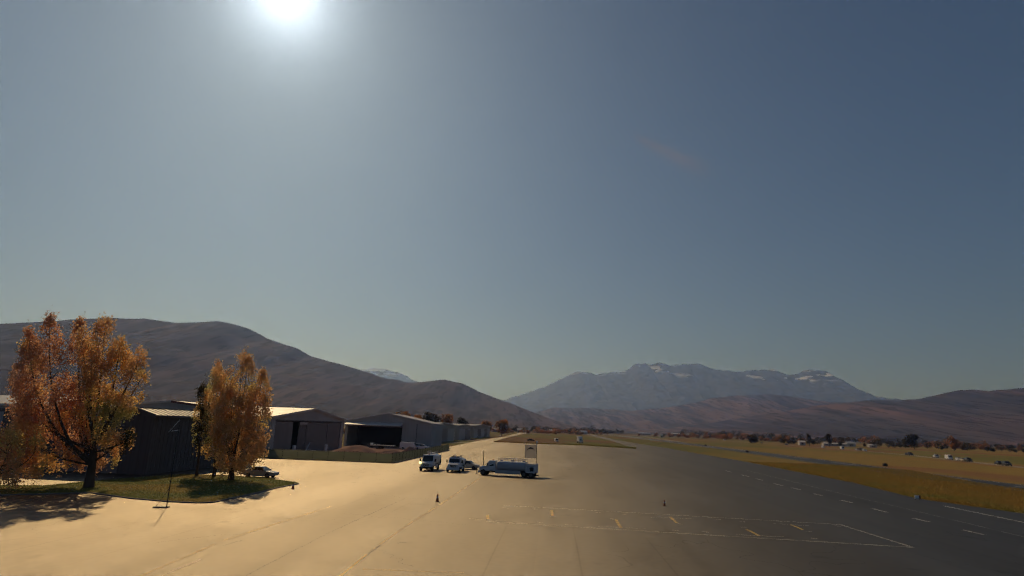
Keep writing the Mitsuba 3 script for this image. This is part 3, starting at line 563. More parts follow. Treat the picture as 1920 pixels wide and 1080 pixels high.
    # rear pump cabinet with hose reel
    parts += [('pump_cabinet', sbox(r + .05, te - .04, -1.14, 1.14, .72, tankh - .32, .06), 'truck_white', 30),
              ('cabinet_roof', sbox(r, te - .02, -1.18, 1.18, tankh - .32, tankh - .24, .03), 'pale_trim', 30)]
    for s in (1, -1):
        parts.append(('shutter', box(r + .25, te - .25, *sorted((s * 1.138, s * 1.156)), .9, tankh - .5), 'tank_paint', False))
        parts.append(('hose_reel', cyl((r + .62, s * 1.14, 1.35), (r + .62, s * 1.21, 1.35), .34, 18), 'chassis', 30))
        parts.append(('tail_light', box(r + .02, r + .052, *sorted((s * .8, s * 1.05)), .78, .92), 'lens_red', False))
    for k in range(5): parts.append(('ladder__rung', cyl((r - .02, -.25, 1.0 + .35 * k), (r - .02, .25, 1.0 + .35 * k), .018, 6), 'chrome', 30))
    parts.append(('ladder', cat([cyl((r - .02, s * .25, .8), (r - .02, s * .25, tankh - .1), .022, 6) for s in (1, -1)]), 'chrome', 30))
    parts += [('beacon', cat([cyl((cx - .8, 0, cabh + .07), (cx - .8, 0, cabh + .12), .14, 12), cyl((cx - .8, 0, cabh + .12), (cx - .8, 0, cabh + .26), .10, 12)]), 'cone_orange', 30)]
    if kind == 'rack':
        parts.append(('roof_rack', cat([box(cx - 1.3, cx - .5, -.7, .7, cabh + .10, cabh + .14)] + [cyl((cx - 1.3 + .2 * k, -.7, cabh + .2), (cx - 1.3 + .2 * k, .7, cabh + .2), .03, 6) for k in range(5)]), 'chassis', 30))
    wheels(parts, [(f - .8, 1.0), (f - .8, -1.0), (r + 1.9, .98), (r + 1.9, -.98)] + ([(r + .75, .98), (r + .75, -.98)] if kind == 'tanker' else []), .48, .3)
    place_parts(t, parts, frame((pos[0], pos[1], .02), heading))
    return t, frame((pos[0], pos[1], .02), heading)
t1, M1 = fuel_truck('white fuel truck facing the camera with a bright yellow lamp on its left side', (-13.4, 109.8), (-.10, -.995), 7.2, 2.62, 2.75, '')
t2, M2 = fuel_truck('white fuel truck facing the camera with a rack on its cab roof', (-8.7, 108.6), (-.10, -.995), 6.6, 2.35, 2.3, 'rack')
t3, M3 = fuel_truck('large tanker truck with a grey tank seen side on, facing left', (.45, 102.0), (-.965, .26), 9.6, 2.30, 2.38, 'tanker')
mat('yellow_lamp_glow', P((.8, .7, .2), .3, .5))
lm = trimesh.creation.icosphere(subdivisions=2, radius=.2); lm.apply_scale((.5, 1.2, 1.0)); lm.apply_translation((3.62, -1.0, 1.42)); lm.apply_transform(M1)
scene[f'{t1}__yellow_lamp'] = mikit.ply(lm, 'yellow_lamp_glow', smooth=True, emitter={'type': 'area', 'radiance': {'type': 'rgb', 'value': [1.9, 1.75, .55]}})
labels[f'{t1}__yellow_lamp'] = {'label': 'lit yellow lamp on the bonnet corner'}

# white vehicles in the yard
t = thing('flatbed_trailer', 'long low white flatbed trailer parked in the yard before the open hangar', 'trailer')
tr = [('bed', sbox(-3.6, 3.6, -1.2, 1.2, .95, 1.15, .04), 'white_car', 30), ('headboard', sbox(-3.6, -3.45, -1.2, 1.2, 1.15, 1.7, .03), 'white_car', 30), ('drawbar', hull([(3.5, .5, .9), (3.5, -.5, .9), (5.0, 0, .8), (3.5, .5, 1), (3.5, -.5, 1), (5.0, 0, .9)]), 'chassis', False)]
for s in (1, -1): tr.append(('side_rail', box(-3.4, 3.5, *sorted((s * 1.2, s * 1.24)), 1.0, 1.2), 'pale_trim', False))
wheels(tr, [(x, s * 1.0) for x in (-1.4, -.3) for s in (1, -1)], .42, .28)
place_parts(t, tr, frame((-38.3, 190, .03), (.99, -.08)))
car('white van parked in the yard, left of the white utility vehicle', (-30.9, 193.5, .03), (.99, -.1), 'van', 'white_car', 'van', None, 'van')
car('white utility vehicle parked near the corner of the screen fence', (-26.6, 194.5, .03), (.97, -.2), 'suv', 'white_car')
car('dark car parked between the dirt heaps and the open hangar', (-42.5, 198, .03), (.95, -.3), 'suv', 'dark_car')
# clutter in front of the hangar doors
t = thing('hand_cart', 'small white framed hand cart beside the hangar doors', 'cart')
hc = [('deck', sbox(-.8, .8, -.4, .4, .35, .42, .02), 'white_car', 30), ('handle', tube([(-.8, -.35, .4), (-1.1, -.35, 1.1), (-1.1, .35, 1.1), (-.8, .35, .4)], .03), 'white_car', 30), ('load', sbox(-.5, .6, -.35, .35, .42, .95, .08), 'white_car', 30)]
wheels(hc, [(x, s * .4) for x in (-.55, .55) for s in (1, -1)], .18, .08)
place_parts(t, hc, frame((-46.3, 147.5, .02), (.6, .8)))
for (x, y), lb in [((-50.6, 146.5), 'white plastic barrel standing left of the hand cart'), ((-46.6, 158.5), 'white plastic barrel standing right of the hand cart')]:
    k = put('barrel', trimesh.creation.revolve(np.array([(0, 0), (.29, 0), (.31, .06), (.29, .12), (.31, .3), (.29, .34), (.31, .6), (.29, .64), (.30, .84), (.26, .9), (0, .9)]), sections=20), 'white_car', 40)
    scene[k]['to_world'] = T().translate([x, y, .02]).scale([1.5, 1.5, 2.2]); lab(k, lb, 'barrel')
k = put('plank', sbox(-1.6, 1.6, -.15, .15, -.04, .04, .02), 'white_car', 30); scene[k]['to_world'] = T().translate([-49.2, 152.0, 1.35]).rotate([0, 0, 1], 80).rotate([0, 1, 0], -48); lab(k, 'pale plank leaning against the sliding hangar doors', 'plank')

# cones
def cone(label, x, y, s=1.0):
    t = thing('traffic_cone', label, 'traffic cone', None)
    z = .02
    base = sbox(-.18, .18, -.18, .18, 0, .035, .012)
    lower = trimesh.creation.revolve(np.array([(.145, .035), (.103, .32)]), sections=24)
    band = trimesh.creation.revolve(np.array([(.105, .32), (.080, .48)]), sections=24)
    upper = trimesh.creation.revolve(np.array([(.079, .48), (.034, .70), (.024, .715), (0, .715)]), sections=24)
    M = np.diag([s, s, s, 1.0]); M[:3, 3] = (x, y, z)
    place_parts(t, [('base', base, 'rubber', 30), ('lower_body', lower, 'cone_orange', 30), ('reflective_band', band, 'cone_white', 30), ('tip', upper, 'cone_orange', 30)], M)
cone('orange traffic cone standing alone in front of the fuel trucks', -7.02, 65.4, 1.12)
cone('orange traffic cone by itself on the dark right part of the apron', 17.56, 68.6, .9)
cone('orange traffic cone at the pointed tip of the grass island', -24.64, 72.5, 1.0)
for (x, y), lb in [((-4.85, 104.3), 'thin dark bollard just in front of the tanker bonnet')]:
    k = put('bollard', cat([cyl((x, y, .02), (x, y, .95), .06, 10), cyl((x, y, .02), (x, y, .08), .16, 12)]), 'chassis', 30); lab(k, lb, 'bollard')
t = thing('whip_pole', 'thin dark pole standing behind the tanker cab', 'pole')
place_parts(t, [('pole', cyl((0, 0, 0), (0, 0, 3.5), .06, 8), 'chassis', 30), ('base', sbox(-.35, .35, -.35, .35, 0, .14, .03), 'pale_concrete', 30)], frame((-4.1, 112, .02), (1, 0)))

# banner flag behind the tanker
mat('banner_cloth', {'type': 'principledthin', 'base_color': {'type': 'rgb', 'value': [.36, .33, .30]}, 'roughness': .8, 'diff_trans': .8})
mat('emblem', P((.05, .05, .05), .8, .1))
t = thing('banner', 'square grey banner with a dark arched emblem on a thin pole by the tanker', 'banner')
nu, nv = 16, 12; U, W = np.meshgrid(np.linspace(0, 1, nu), np.linspace(0, 1, nv), indexing='ij')
def clothxyz(u, v): return np.stack([-.06 - 1.95 * u, .07 * np.sin(u * 5.5 + v * 1.5) * u, 2.9 + 2.15 * v - .05 * u], -1)
I = np.arange(nu * nv).reshape(nu, nv); Fq = np.c_[I[:-1, :-1].ravel(), I[1:, :-1].ravel(), I[1:, 1:].ravel(), I[:-1, 1:].ravel()]
cv = clothxyz(U, W).reshape(-1, 3)
Fm = np.vstack([Fq[:, [0, 1, 2]], Fq[:, [0, 2, 3]]])
u = np.linspace(.16, .84, 24); mid_ = .74 - .28 * ((u - .5) / .34) ** 2 * .55; tk = .05 + .05 * np.exp(-((u - .5) / .10) ** 2)
av = np.vstack([clothxyz(u, mid_ - tk * .6) + [0, -.012, 0], clothxyz(u, mid_ + tk) + [0, -.012, 0]]); m_ = len(u)
af = np.array([[i, i + 1, m_ + i + 1] for i in range(m_ - 1)] + [[i, m_ + i + 1, m_ + i] for i in range(m_ - 1)])
place_parts(t, [('pole', cyl((0, 0, 0), (0, 0, 5.3), .045, 8), 'chassis', 30), ('cloth', trimesh.Trimesh(cv, Fm, process=False), 'banner_cloth', True), ('emblem', trimesh.Trimesh(av, af, process=False), 'emblem', False),
                ('finial', trimesh.creation.revolve(np.array([(0, 5.28), (.13, 5.3), (.14, 5.6), (.08, 5.72), (0, 5.74)]), sections=14), 'white_car', 40), ('base', sbox(-.4, .4, -.4, .4, 0, .12, .03), 'chassis', 30)], frame((5.2, 105.0, .02), (1, -.03)))

# slender wind pole on its plate
t = thing('wind_pole', 'tall slender pole with a small pale arm, on a plate by the grass island', 'pole')
place_parts(t, [('pole', tube([(0, 0, .05), (0, 0, 3), (0, 0, 7.5)], [.045, .035, .022]), 'chassis', 30), ('plate', sbox(-1.0, .12, -.35, .35, 0, .10, .03), 'chassis', 30),
                ('arm', tube([(-.85, 0, 6.35), (-.45, 0, 6.9), (-.02, 0, 7.45)], [.02, .02, .035]), 'white_car', 30), ('arm', tube([(-.6, 0, 6.45), (-.06, 0, 6.55)], [.02, .04]), 'white_car', 30),
                ('stay', cyl((-.9, 0, .09), (-.03, 0, 1.6), .02, 6), 'chassis', 30)], frame((-29.3, 54.6, .02), (1, .02)))
# airfield sign by the taxiway edge
t = thing('airfield_sign', 'small low airfield sign at the grass edge on the right', 'sign')
place_parts(t, [('panel', sbox(-.35, .25, -.08, .08, .18, .62, .02), 'white_car', 30), ('panel_end', sbox(.252, .50, -.08, .08, .18, .62, .02), 'red_trim', 30)] + [('leg', cyl((x, 0, 0), (x, 0, .2), .03, 8), 'chassis', 30) for x in (-.25, .38)], frame((56.8, 85.6, .0), (1, .1)))

# ---------------------------------------------------------------- far traffic
def onroad(y):
    p = np.array(road_pts); x = np.interp(y, p[:, 1], p[:, 0]); d = np.array([np.interp(y + 5, p[:, 1], p[:, 0]) - x, 5.0])
    return x, d / np.linalg.norm(d)
cars = [(232.1, 'dark_car', 'suv', -1, 'nearest dark car on the valley road, at the right edge'), (245.5, 'dark_car', 'sedan', 1, 'second dark car from the right on the valley road'), (268, 'dark_car', 'suv', -1, 'dark car at the head of the bunched group on the valley road'), (273.5, 'tan_car', 'sedan', -1, 'tan car in the bunched group on the valley road'), (279, 'white_car', 'hatch', -1, 'white hatchback behind the bunched dark car'), (291, 'white_car', 'van', -1, 'white van just left of the bunched cars on the valley road'), (318, 'white_car', 'suv', 1, 'white car driving alone left of the white van'), (352, 'dark_car', 'suv', -1, 'dark car leading a dark pair mid road'), (358, 'dark_car', 'sedan', -1, 'dark saloon following in the dark pair'), (431, 'white_car', 'suv', -1, 'white car on the road before the far white sheds'), (447, 'dark_car', 'van', 1, 'dark van on the road between two white cars'), (455, 'white_car', 'hatch', 1, 'white hatchback close to the dark van'), (480, 'white_car', 'van', -1, 'white van further along behind the dark van'), (521, 'white_car', 'suv', -1, 'far white car alone on the valley road'), (625, 'dark_car', 'suv', 1, 'far dark car near the tree belt'), (700, 'dark_car', 'sedan', -1, 'farther dark saloon on the valley road'), (880, 'white_car', 'van', -1, 'farthest white van on the valley road')]
for y, paint, style, s, lb in cars:
    x, d = onroad(y)
    car(lb, (x + 1.6 * s * d[1], y, .05), d * s, style, paint, 'van' if style == 'van' else 'car', 'vehicles on the valley road', 'van' if style == 'van' else 'car')
car('white van crossing the far grass left of the box truck', (30.9, 381, .02), (.10, -.99), 'van', 'white_car', 'van', None, 'van')
car('dark car far off on the grass behind the banner', (15.2, 386, .02), (1, .05), 'sedan', 'dark_car')
t = thing('box_truck', 'white box truck parked on the far grass beyond the apron', 'truck')
bt = [('box_body', sbox(-3.2, 1.4, -1.25, 1.25, 1.0, 4.1, .06), 'white_car', 30), ('cab', soft([(x, s * 1.05, z) for x, z in [(1.7, .7), (1.7, 2.5), (2.6, 2.4), (3.1, 1.5), (3.1, .7)] for s in (1, -1)], .1), 'white_car', 35), ('chassis', box(-3.1, 3.0, -.5, .5, .55, .95), 'chassis', False),
      ('windscreen', hull([(2.72, s * .95, 2.38) for s in (1, -1)] + [(3.2, s * .95, 1.6) for s in (1, -1)] + [(2.6, s * .95, 2.3) for s in (1, -1)] + [(3.05, s * .95, 1.55) for s in (1, -1)]), 'glass_dark', False)]
wheels(bt, [(x, s * 1.05) for x in (2.3, -2.0) for s in (1, -1)], .46, .3)
place_parts(t, bt, frame((45.1, 376, .02), (.12, -.99)))
for x, y, lb in [(119.8, 194, 'small dark runway edge box on the grass by the runway'), (140, 430, 'dark low box on the grass strip beyond the apron'), (118, 300, 'second dark low box near the runway edge')]:
    k = put('edge_light', cat([sbox(x - .6, x + .6, y - .4, y + .4, 0, .8, .08), cyl((x, y, .8), (x, y, 1.1), .12, 8)]), 'chassis', 30); lab(k, lb, 'runway light')

# ---------------------------------------------------------------- grass island
isl = sg.Polygon([(-70, 60.5), (-48.9, 66.6), (-48.2, 71.0), (-47.7, 73.2), (-44.3, 84.3), (-37.9, 85.3), (-35, 84.3), (-31.4, 82.8), (-26.2, 78.6), (-25.9, 77.8), (-26.6, 73), (-26.7, 67.3), (-27.3, 58.8), (-28.2, 58.1), (-31, 58.2), (-35.5, 59.6), (-41.3, 62.6), (-46.9, 58.8), (-70, 46)])
isl = isl.buffer(1.0).buffer(-2.0).buffer(1.0)
def lawn_col(p, n, uv):
    a = fbm(p.x * .16, p.y * .16, 2.0, 4); b = fbm(p.x * 2.2, p.y * 2.2, 5.0, 3)
    g = mix((.20, .155, .045), (.115, .125, .034), smoothstep(.38, .6, a))
    return g * (.6 + .8 * b)
mat('lawn', P(mikit.proc(lawn_col), .9, .12))
m = trimesh.creation.extrude_polygon(isl, .11, engine='earcut'); m.apply_translation((0, 0, .021))
struct('grass_island', m, 'lawn', 'low grass island with the autumn trees, pointed at its right end')
mat('kerb_stone', P(mikit.proc(lambda p, n, uv: mix((.16, .14, .12), (.24, .21, .18), fbm(p.x * 2, p.y * 2, 0.0, 3))), .8, .3))
put('grass_island__kerb', trimesh.creation.extrude_polygon(isl.buffer(.16).difference(isl.buffer(.004)), .10, engine='earcut').apply_translation((0, 0, .0212)), 'kerb_stone')
def blades(n, sampler, h, w, z, seed):
    r = np.random.default_rng(seed); p = sampler(r, n); n = len(p)
    a = r.random(n) * np.pi; hh = h * (.5 + r.random(n)); d = np.c_[np.cos(a), np.sin(a)] * w / 2; lean = (r.random((n, 2)) - .5) * hh[:, None] * .9
    zz = np.full(n, z)
    V = np.stack([np.c_[p - d, zz], np.c_[p + d, zz], np.c_[p + lean, zz + hh]], 1).reshape(-1, 3)
    return V, np.arange(n * 3).reshape(-1, 3)
import shapely
def in_poly(poly):
    def f(r, n):
        x0, y0, x1, y1 = poly.bounds; q = np.c_[r.uniform(x0, x1, n * 2), r.uniform(y0, y1, n * 2)]
        q = q[shapely.contains_xy(poly, q[:, 0], q[:, 1])]; return q[:n]
    return f
mat('blade_gold', {'type': 'principledthin', 'base_color': mikit.proc(lambda p, n, uv: mix((.16, .12, .03), (.09, .10, .025), smoothstep(.4, .6, fbm(p.x * .16, p.y * .16, 2.0, 3))) * (.9 + 1.2 * noise(p.x * 9, p.y * 9, 0.0))), 'roughness': .7, 'diff_trans': 1.2})
edge = isl.buffer(.05).difference(isl.buffer(-1.2))
k = put('lawn_grass', cat([trimesh.Trimesh(*blades(26000, in_poly(isl), .10, .06, .125, 3), process=False), trimesh.Trimesh(*blades(15000, in_poly(edge), .16, .06, .10, 4), process=False)]), 'blade_gold')
lab(k, 'short grass blades growing over the island', 'grass', kind='stuff')
verge = sg.Polygon([(63.9, 60), (62.0, 72), (58.6, 87.7), (65.2, 115.2), (68.3, 142), (74.7, 190), (100, 190), (112, 170), (95, 120), (92, 60)])
vedge = sg.Polygon([(63.3, 60), (61.3, 72), (58.0, 87.7), (64.6, 115.2), (67.7, 142), (74.1, 190), (76.5, 190), (70, 142), (67, 115.2), (60.5, 87.7), (63.7, 72), (66, 60)])
mat('blade_dry', {'type': 'principledthin', 'base_color': mikit.proc(lambda p, n, uv: grass_col(p, n, uv) * mi.Color3f(1.12, 1.14, 1.1)), 'roughness': .8, 'diff_trans': 1.3})
k = put('verge_grass', cat([trimesh.Trimesh(*blades(90000, in_poly(verge), .22, .10, 0.0, 5), process=False), trimesh.Trimesh(*blades(26000, in_poly(vedge), .28, .09, 0.0, 6), process=False)]), 'blade_dry')
lab(k, 'dry golden grass tufts along the apron edge on the right', 'grass', kind='stuff')
wedge = sg.Polygon([(61.6, 290.8), (39.5, 321.8), (12.6, 320.8), (-7.0, 327.8), (-6.5, 340), (20, 332), (45, 333), (66, 312)])
k = put('wedge_grass', blades(16000, in_poly(wedge), .4, .25, 0.0, 8), 'blade_dry'); lab(k, 'dry grass edge beyond the far end of the apron', 'grass', kind='stuff')

# ---------------------------------------------------------------- trees
def leaf_mat(name, a, b, c, s=.5, boost=1.0):
    def fn(p, n, uv):
        u = fbm(p.x * s, p.y * s, p.z * s, 3); w = noise(p.x * 7.0, p.y * 7.0, p.z * 7.0)
        k = mix(a, b, smoothstep(.35, .65, u)); k = mix(k, c, smoothstep(.55, .72, fbm(p.x * s * .8 + 11, p.y * s * .8, p.z * s * .8, 2)))
        return k * (.65 + .7 * w) * boost
    mat(name, {'type': 'principledthin', 'base_color': mikit.proc(fn), 'roughness': .28, 'diff_trans': 1.2})
leaf_mat('leaf_rust', (.29, .150, .072), (.23, .120, .064), (.33, .195, .065), boost=mi.Color3f(2.75, 3.15, 3.7))
leaf_mat('leaf_orange', (.31, .175, .068), (.24, .138, .060), (.28, .19, .060), boost=mi.Color3f(2.75, 3.15, 3.7))
leaf_mat('leaf_gold', (.32, .185, .058), (.25, .155, .052), (.18, .15, .048), boost=mi.Color3f(2.75, 3.15, 3.7))
leaf_mat('leaf_olive', (.085, .068, .026), (.060, .056, .022), (.11, .07, .026))
leaf_mat('leaf_dark', (.040, .036, .022), (.055, .042, .024), (.075, .046, .026), .1)
leaf_mat('leaf_far_orange', (.20, .085, .035), (.13, .070, .035), (.10, .075, .035), .12, 1.8)
def leaf_quads(C, size, r):
    n = len(C); u = r.normal(size=(n, 3)); u /= np.linalg.norm(u, axis=1)[:, None]
    w = np.cross(u, r.normal(size=(n, 3))); w /= np.linalg.norm(w, axis=1)[:, None]
    s = (size * (.6 + .8 * r.random(n)))[:, None]
    V = np.stack([C - u * s * .6, C + w * s * .45, C + u * s * .6, C - w * s * .45], 1).reshape(-1, 3)
    I = np.arange(n * 4).reshape(n, 4)
    return V, np.vstack([I[:, [0, 1, 2]], I[:, [0, 2, 3]]])
def lobe_points(lo, y0, n, r, ydepth):
    """clumped leaf positions in an upright flame shaped lobe"""
    xb, zb, xt, zt, rad = lo
    nc = max(12, int((zt - zb) * rad * 9))
    t = r.random(nc) ** .9
    env = np.clip(1.12 * np.clip(t * 7 + .35, 0, 1) * (1 - t ** 4.5) ** .62, .10, 1.0)
    th = r.random(nc) * 2 * np.pi; rr = rad * env * np.sqrt(.12 + .88 * r.random(nc))
    c = np.c_[xb + (xt - xb) * t + rr * np.cos(th), y0 + rr * np.sin(th) * ydepth, zb + (zt - zb) * t + (r.random(nc) - .5) * .5]
    hole = meshkit.fbm(c * .55 + 3, 3, 5) > .43
    c = c[hole]
    if not len(c): return np.zeros((0, 3))
    k = r.integers(0, len(c), n)
    sp = .24 + .24 * r.random(n)
    off = r.normal(size=(n, 3)) * sp[:, None] * np.array([.55, .55, .95])
    return c[k] + off
def big_tree(label, base, lobes, mats, trunk_r, fork_z, dens, seed, leaf=.17, group=None):
    r = np.random.default_rng(seed); t = thing('autumn_tree', label, 'tree', group)
    bx, by = base; parts_ = {}
    zt0 = .10
    top = max(lobes, key=lambda l: l[3])
    tr = [(bx, by, zt0), (bx - .03, by, zt0 + .25 * fork_z), (bx - .1, by + .05, zt0 + .6 * fork_z), (bx - .25, by, fork_z)]
    put(f'{t}__trunk', tube(tr, [trunk_r * 1.35, trunk_r * 1.02, trunk_r * .92, trunk_r * .82], 12), 'bark', True)
    for i, lo in enumerate(lobes):
        xb, zb, xt, zt, rad = lo
        y0 = by + (r.random() - .5) * 3.4
        z0 = min(max(zb * .9, fork_z * .55), fork_z) + r.random() * .5
        mx, mz = xb + (xt - xb) * .35, zb + (zt - zb) * .35
        sx = bx - .25 * (z0 / fork_z)
        n = 9; s = np.linspace(0, 1, n)[:, None]
        p0, p1, p2, p3 = np.array([sx, by, z0]), np.array([sx + (mx - sx) * .45, by + (y0 - by) * .5, z0 + max(.4, (mz - z0) * .3)]), np.array([mx, y0, max(mz, z0 + .8)]), np.array([xt, y0, max(zt - .7, z0 + 1.4)])
        q = (1 - s) ** 3 * p0 + 3 * s * (1 - s) ** 2 * p1 + 3 * s ** 2 * (1 - s) * p2 + s ** 3 * p3
        q += .10 * (r.random(q.shape) - .5) * np.array([1, 1, .3])
        big = .5 if zt > 12 else .3
        put(f'{t}__limb', tube(q, np.linspace(trunk_r * big, .025, n), 7), 'bark', True)
        tw = []
        for _ in range(12):
            k = r.uniform(.3, .95); a = q[int(k * (n - 1))]; d = r.normal(size=3) * [1, 1, .4] + [0, 0, 1.1]; d /= np.linalg.norm(d)
            L = rad * r.uniform(.5, .9); tw.append(tube([a, a + d * L * .5 + [0, 0, .05], a + d * L + [0, 0, .2]], [.03, .02, .008], 5))
        put(f'{t}__twigs', cat(tw), 'bark', False)
        m_ = mats[i % len(mats)] if not isinstance(mats, dict) else mats[i]
        P_ = lobe_points(lo, y0, int(dens * rad * (zt - zb)), r, .95)
        parts_.setdefault(m_, []).append(P_)
    for m_, L in parts_.items():
        put(f'{t}__crown', leaf_quads(np.vstack(L), leaf, r), m_)
    return t
R_, O_, G_, V_ = 'leaf_rust', 'leaf_orange', 'leaf_gold', 'leaf_olive'
L1 = [(-48.42, 2.38, -50.72, 17.97, 1.82), (-47.12, 2.97, -49.54, 18.08, 1.31), (-49.67, 2.88, -52.44, 16.45, 1.34), (-50.51, 2.85, -53.35, 14.62, 1.22), (-51.6, 3.92, -54.04, 12.48, 1.04), (-48.02, 1.85, -47.35, 12.59, 1.81), (-45.83, 2.19, -45.9, 9.74, 1.46), (-45.95, 12.06, -47.24, 16.76, 0.86), (-44.53, 8.64, -45.47, 15.62, 1.1), (-43.73, 7.53, -44.76, 18.19, 1.64), (-42.58, 7.57, -43.21, 15.7, 1.34), (-42.58, 7.57, -41.38, 12.79, 0.98), (-41.54, 8.18, -40.43, 14.78, 0.98), (-42.62, 4.77, -41.85, 9.88, 1.34), (-42.21, 2.58, -40.94, 6.5, 1.22), (-40.56, 3.74, -39.65, 6.38, 0.54), (-49.65, 1.52, -51.49, 7.27, 1.61), (-45.15, 1.67, -46.09, 6.33, 1.46)]
big_tree('tallest autumn tree with a split rust orange crown at the left', (-44.0, 66.1), L1, [R_, R_, R_, R_, R_, R_, R_, O_, O_, O_, G_, G_, O_, G_, O_, V_, R_, R_], .40, 4.2, 285, 3)
L2 = [(-35.05, 1.42, -36.0, 16.16, 1.9), (-36.3, 2.03, -38.35, 15.93, 1.5), (-37.4, 3.4, -39.5, 14.3, 1.15), (-33.49, 1.48, -34.2, 15.6, 1.6), (-32.43, 1.19, -32.8, 14.1, 1.4), (-31.6, 1.5, -31.6, 10.6, 1.1), (-33.74, 0.82, -35.83, 11.5, 2.2), (-35.45, 0.89, -37.4, 10.6, 1.8)]
big_tree('upright golden orange tree on the grass island near the parked silver car', (-34.9, 79.2), L2, [O_, O_, G_, O_, O_, O_, O_, G_], .32, 3.0, 260, 5)
big_tree('slender olive leaved tree, farthest left of the trunks beside the golden tree', (-41.5, 83.6), [(-41.26, 3.6, -42.56, 11.9, 1.25), (-41.9, 3.2, -43.2, 9.6, .95), (-40.6, 3.0, -41.4, 9.0,   .9)], [V_, G_, V_], .17, 4.2, 210, 7)
big_tree('slender olive leaved tree standing between the golden tree and the thinnest trunk', (-39.0, 83.2), [(-39.6, 2.6, -40.9, 11.6, 1.2), (-38.6, 2.4, -39.2, 10.0, 1.1)], [G_, V_], .19, 3.6, 210, 8)
L0 = [(-49.57, 0.33, -50.92, 6.15, 1.65), (-47.6, 0.9, -49.0, 5.96, 1.21), (-46.72, 1.68, -47.4, 5.23, 0.77), (-51.65, 0.26, -52.91, 6.61, 1.93)]
big_tree('short rust coloured tree cut off by the left edge', (-50.6, 61.6), L0, [R_, O_, O_, R_], .2, 1.2, 330, 9, .14)
# fallen leaves
fl = np.random.default_rng(77)
pts = np.vstack([np.c_[fl.normal(-43, 5.5, 900), fl.normal(64, 4.5, 900)], np.c_[fl.normal(-33, 4, 700), fl.normal(74, 6, 700)]])
ok = shapely.contains_xy(isl, pts[:, 0], pts[:, 1])
C = np.c_[pts, np.where(ok, .17, .04)]
V, F = leaf_quads(C, .11, fl); V = V.reshape(-1, 4, 3); V[:, :, 2] = C[:, None, 2] + (V[:, :, 2] - C[:, None, 2]) * .2
k = put('fallen_leaves', (V.reshape(-1, 3), F), 'leaf_gold'); lab(k, 'fallen autumn leaves scattered under the trees', 'leaves', kind='stuff')

def small_tree(label, x, y, h, rad, m, seed, z0=0., group=None, n=900, key='tree'):
    r = np.random.default_rng(seed); t = thing(key, label, 'tree', group)
    put(f'{t}__trunk', tube([(x, y, z0 - .3), (x + .02 * h, y, z0 + h * .35), (x, y, z0 + h * .8)], [h * .028, h * .02, h * .006], 7), 'bark', True)
    c = []
    for _ in range(9):
        a = r.random() * 6.28; q = rad * .55 * np.sqrt(r.random()); zc = z0 + h * r.uniform(.3, .84); rr = rad * r.uniform(.35, .6)
        c.append((x + q * math.cos(a), y + q * math.sin(a), zc, rr))
    k = r.integers(0, 9, n); c = np.array(c)[k]; d = r.normal(size=(n, 3)); d /= np.linalg.norm(d, axis=1)[:, None]
    Pn = c[:, :3] + d * (c[:, 3] * r.random(n) ** .4)[:, None] * [1, 1, min(1.4, .45 * h / rad)]
    Pn[:, 2] = np.minimum(Pn[:, 2], z0 + h)
    put(f'{t}__crown', leaf_quads(Pn, rad * .20, r), m)
for a in [('orange tree at the far end of the hangar row, right of it', -5.0, 545, 15, 7.5, 'leaf_far_orange', 1), ('second orange tree beside the one at the far end of the hangar row', -20, 565, 13, 7, 'leaf_far_orange', 2), ('rust coloured tree behind the open hangar roof', -45, 265, 13.0, 5, 'leaf_far_orange', 3),
          ('orange bush topped tree just right of the rust coloured tree', -38.5, 262, 12.0, 3.5, 'leaf_far_orange', 4), ('brown tree behind the beige end hangar', -60, 360, 15, 6, 'leaf_far_orange', 5), ('dark green tree behind the second hangar of the row', -52, 420, 17, 7, 'leaf_dark', 6), ('brown tree behind the middle of the hangar row', -45, 470, 16, 7, 'leaf_far_orange', 7), ('dark round tree behind the last hangar of the row', -38, 520, 15, 6, 'leaf_dark', 8),
          ('dark narrow poplar left of the white sheds across the valley road', 298, 600, 13, 3.0, 'leaf_dark', 10), ('dark pointed tree beside the narrow poplar', 322, 608, 13, 4, 'leaf_dark', 11), ('big dark tree mass right of the white sheds', 428, 640, 15, 11, 'leaf_dark', 12), ('dark tree alone on the field edge left of the white sheds', 258, 640, 10, 6, 'leaf_dark', 13),
          ('pale brown tree at the field edge right of centre', 470, 640, 15, 6, 'leaf_far_orange', 14), ('dark low tree near the right edge of the field', 560, 560, 9, 7, 'leaf_dark', 15)]:
    small_tree(a[0], *a[1:6], a[6] + 40)
def belt(label, pts, n, h, m, seed, width):
    """far-off rows of trees that read as one mass: trunks and crowns, joined"""
    r = np.random.default_rng(seed); p = np.array(pts, float); s = np.r_[0, np.cumsum(np.hypot(*np.diff(p, axis=0).T))]
    L, Q = [], []
    for t in r.random(n) * s[-1]:
        x, y = np.interp(t, s, p[:, 0]) + r.normal() * width, np.interp(t, s, p[:, 1]) + r.normal() * width
        hh = h * r.uniform(.4, 1.15) * (.6 + .8 * meshkit.noise(np.array([t / 90., seed, 0.]))); rad = hh * r.uniform(.3, .6)
        d = r.normal(size=(120, 3)); d /= np.linalg.norm(d, axis=1)[:, None]
        L.append(np.array([x, y, hh * .55]) + d * (r.random(120) ** .4)[:, None] * [rad, rad, hh * .45])
    k = put('tree_belt', leaf_quads(np.vstack(L), h * .13, r), m); lab(k, label, 'trees', kind='stuff')
belt('dark far tree belt along the foot of the right hills', [(480, 1500), (700, 1600), (1000, 1750), (1350, 1800), (1800, 1850), (2300, 1900)], 340, 15, 'leaf_dark', 1, 50)
belt('brown far tree belt across the valley behind the road', [(330, 1250), (430, 950), (560, 880), (760, 840), (1000, 850), (1250, 900)], 230, 11, 'leaf_far_orange', 2, 30)
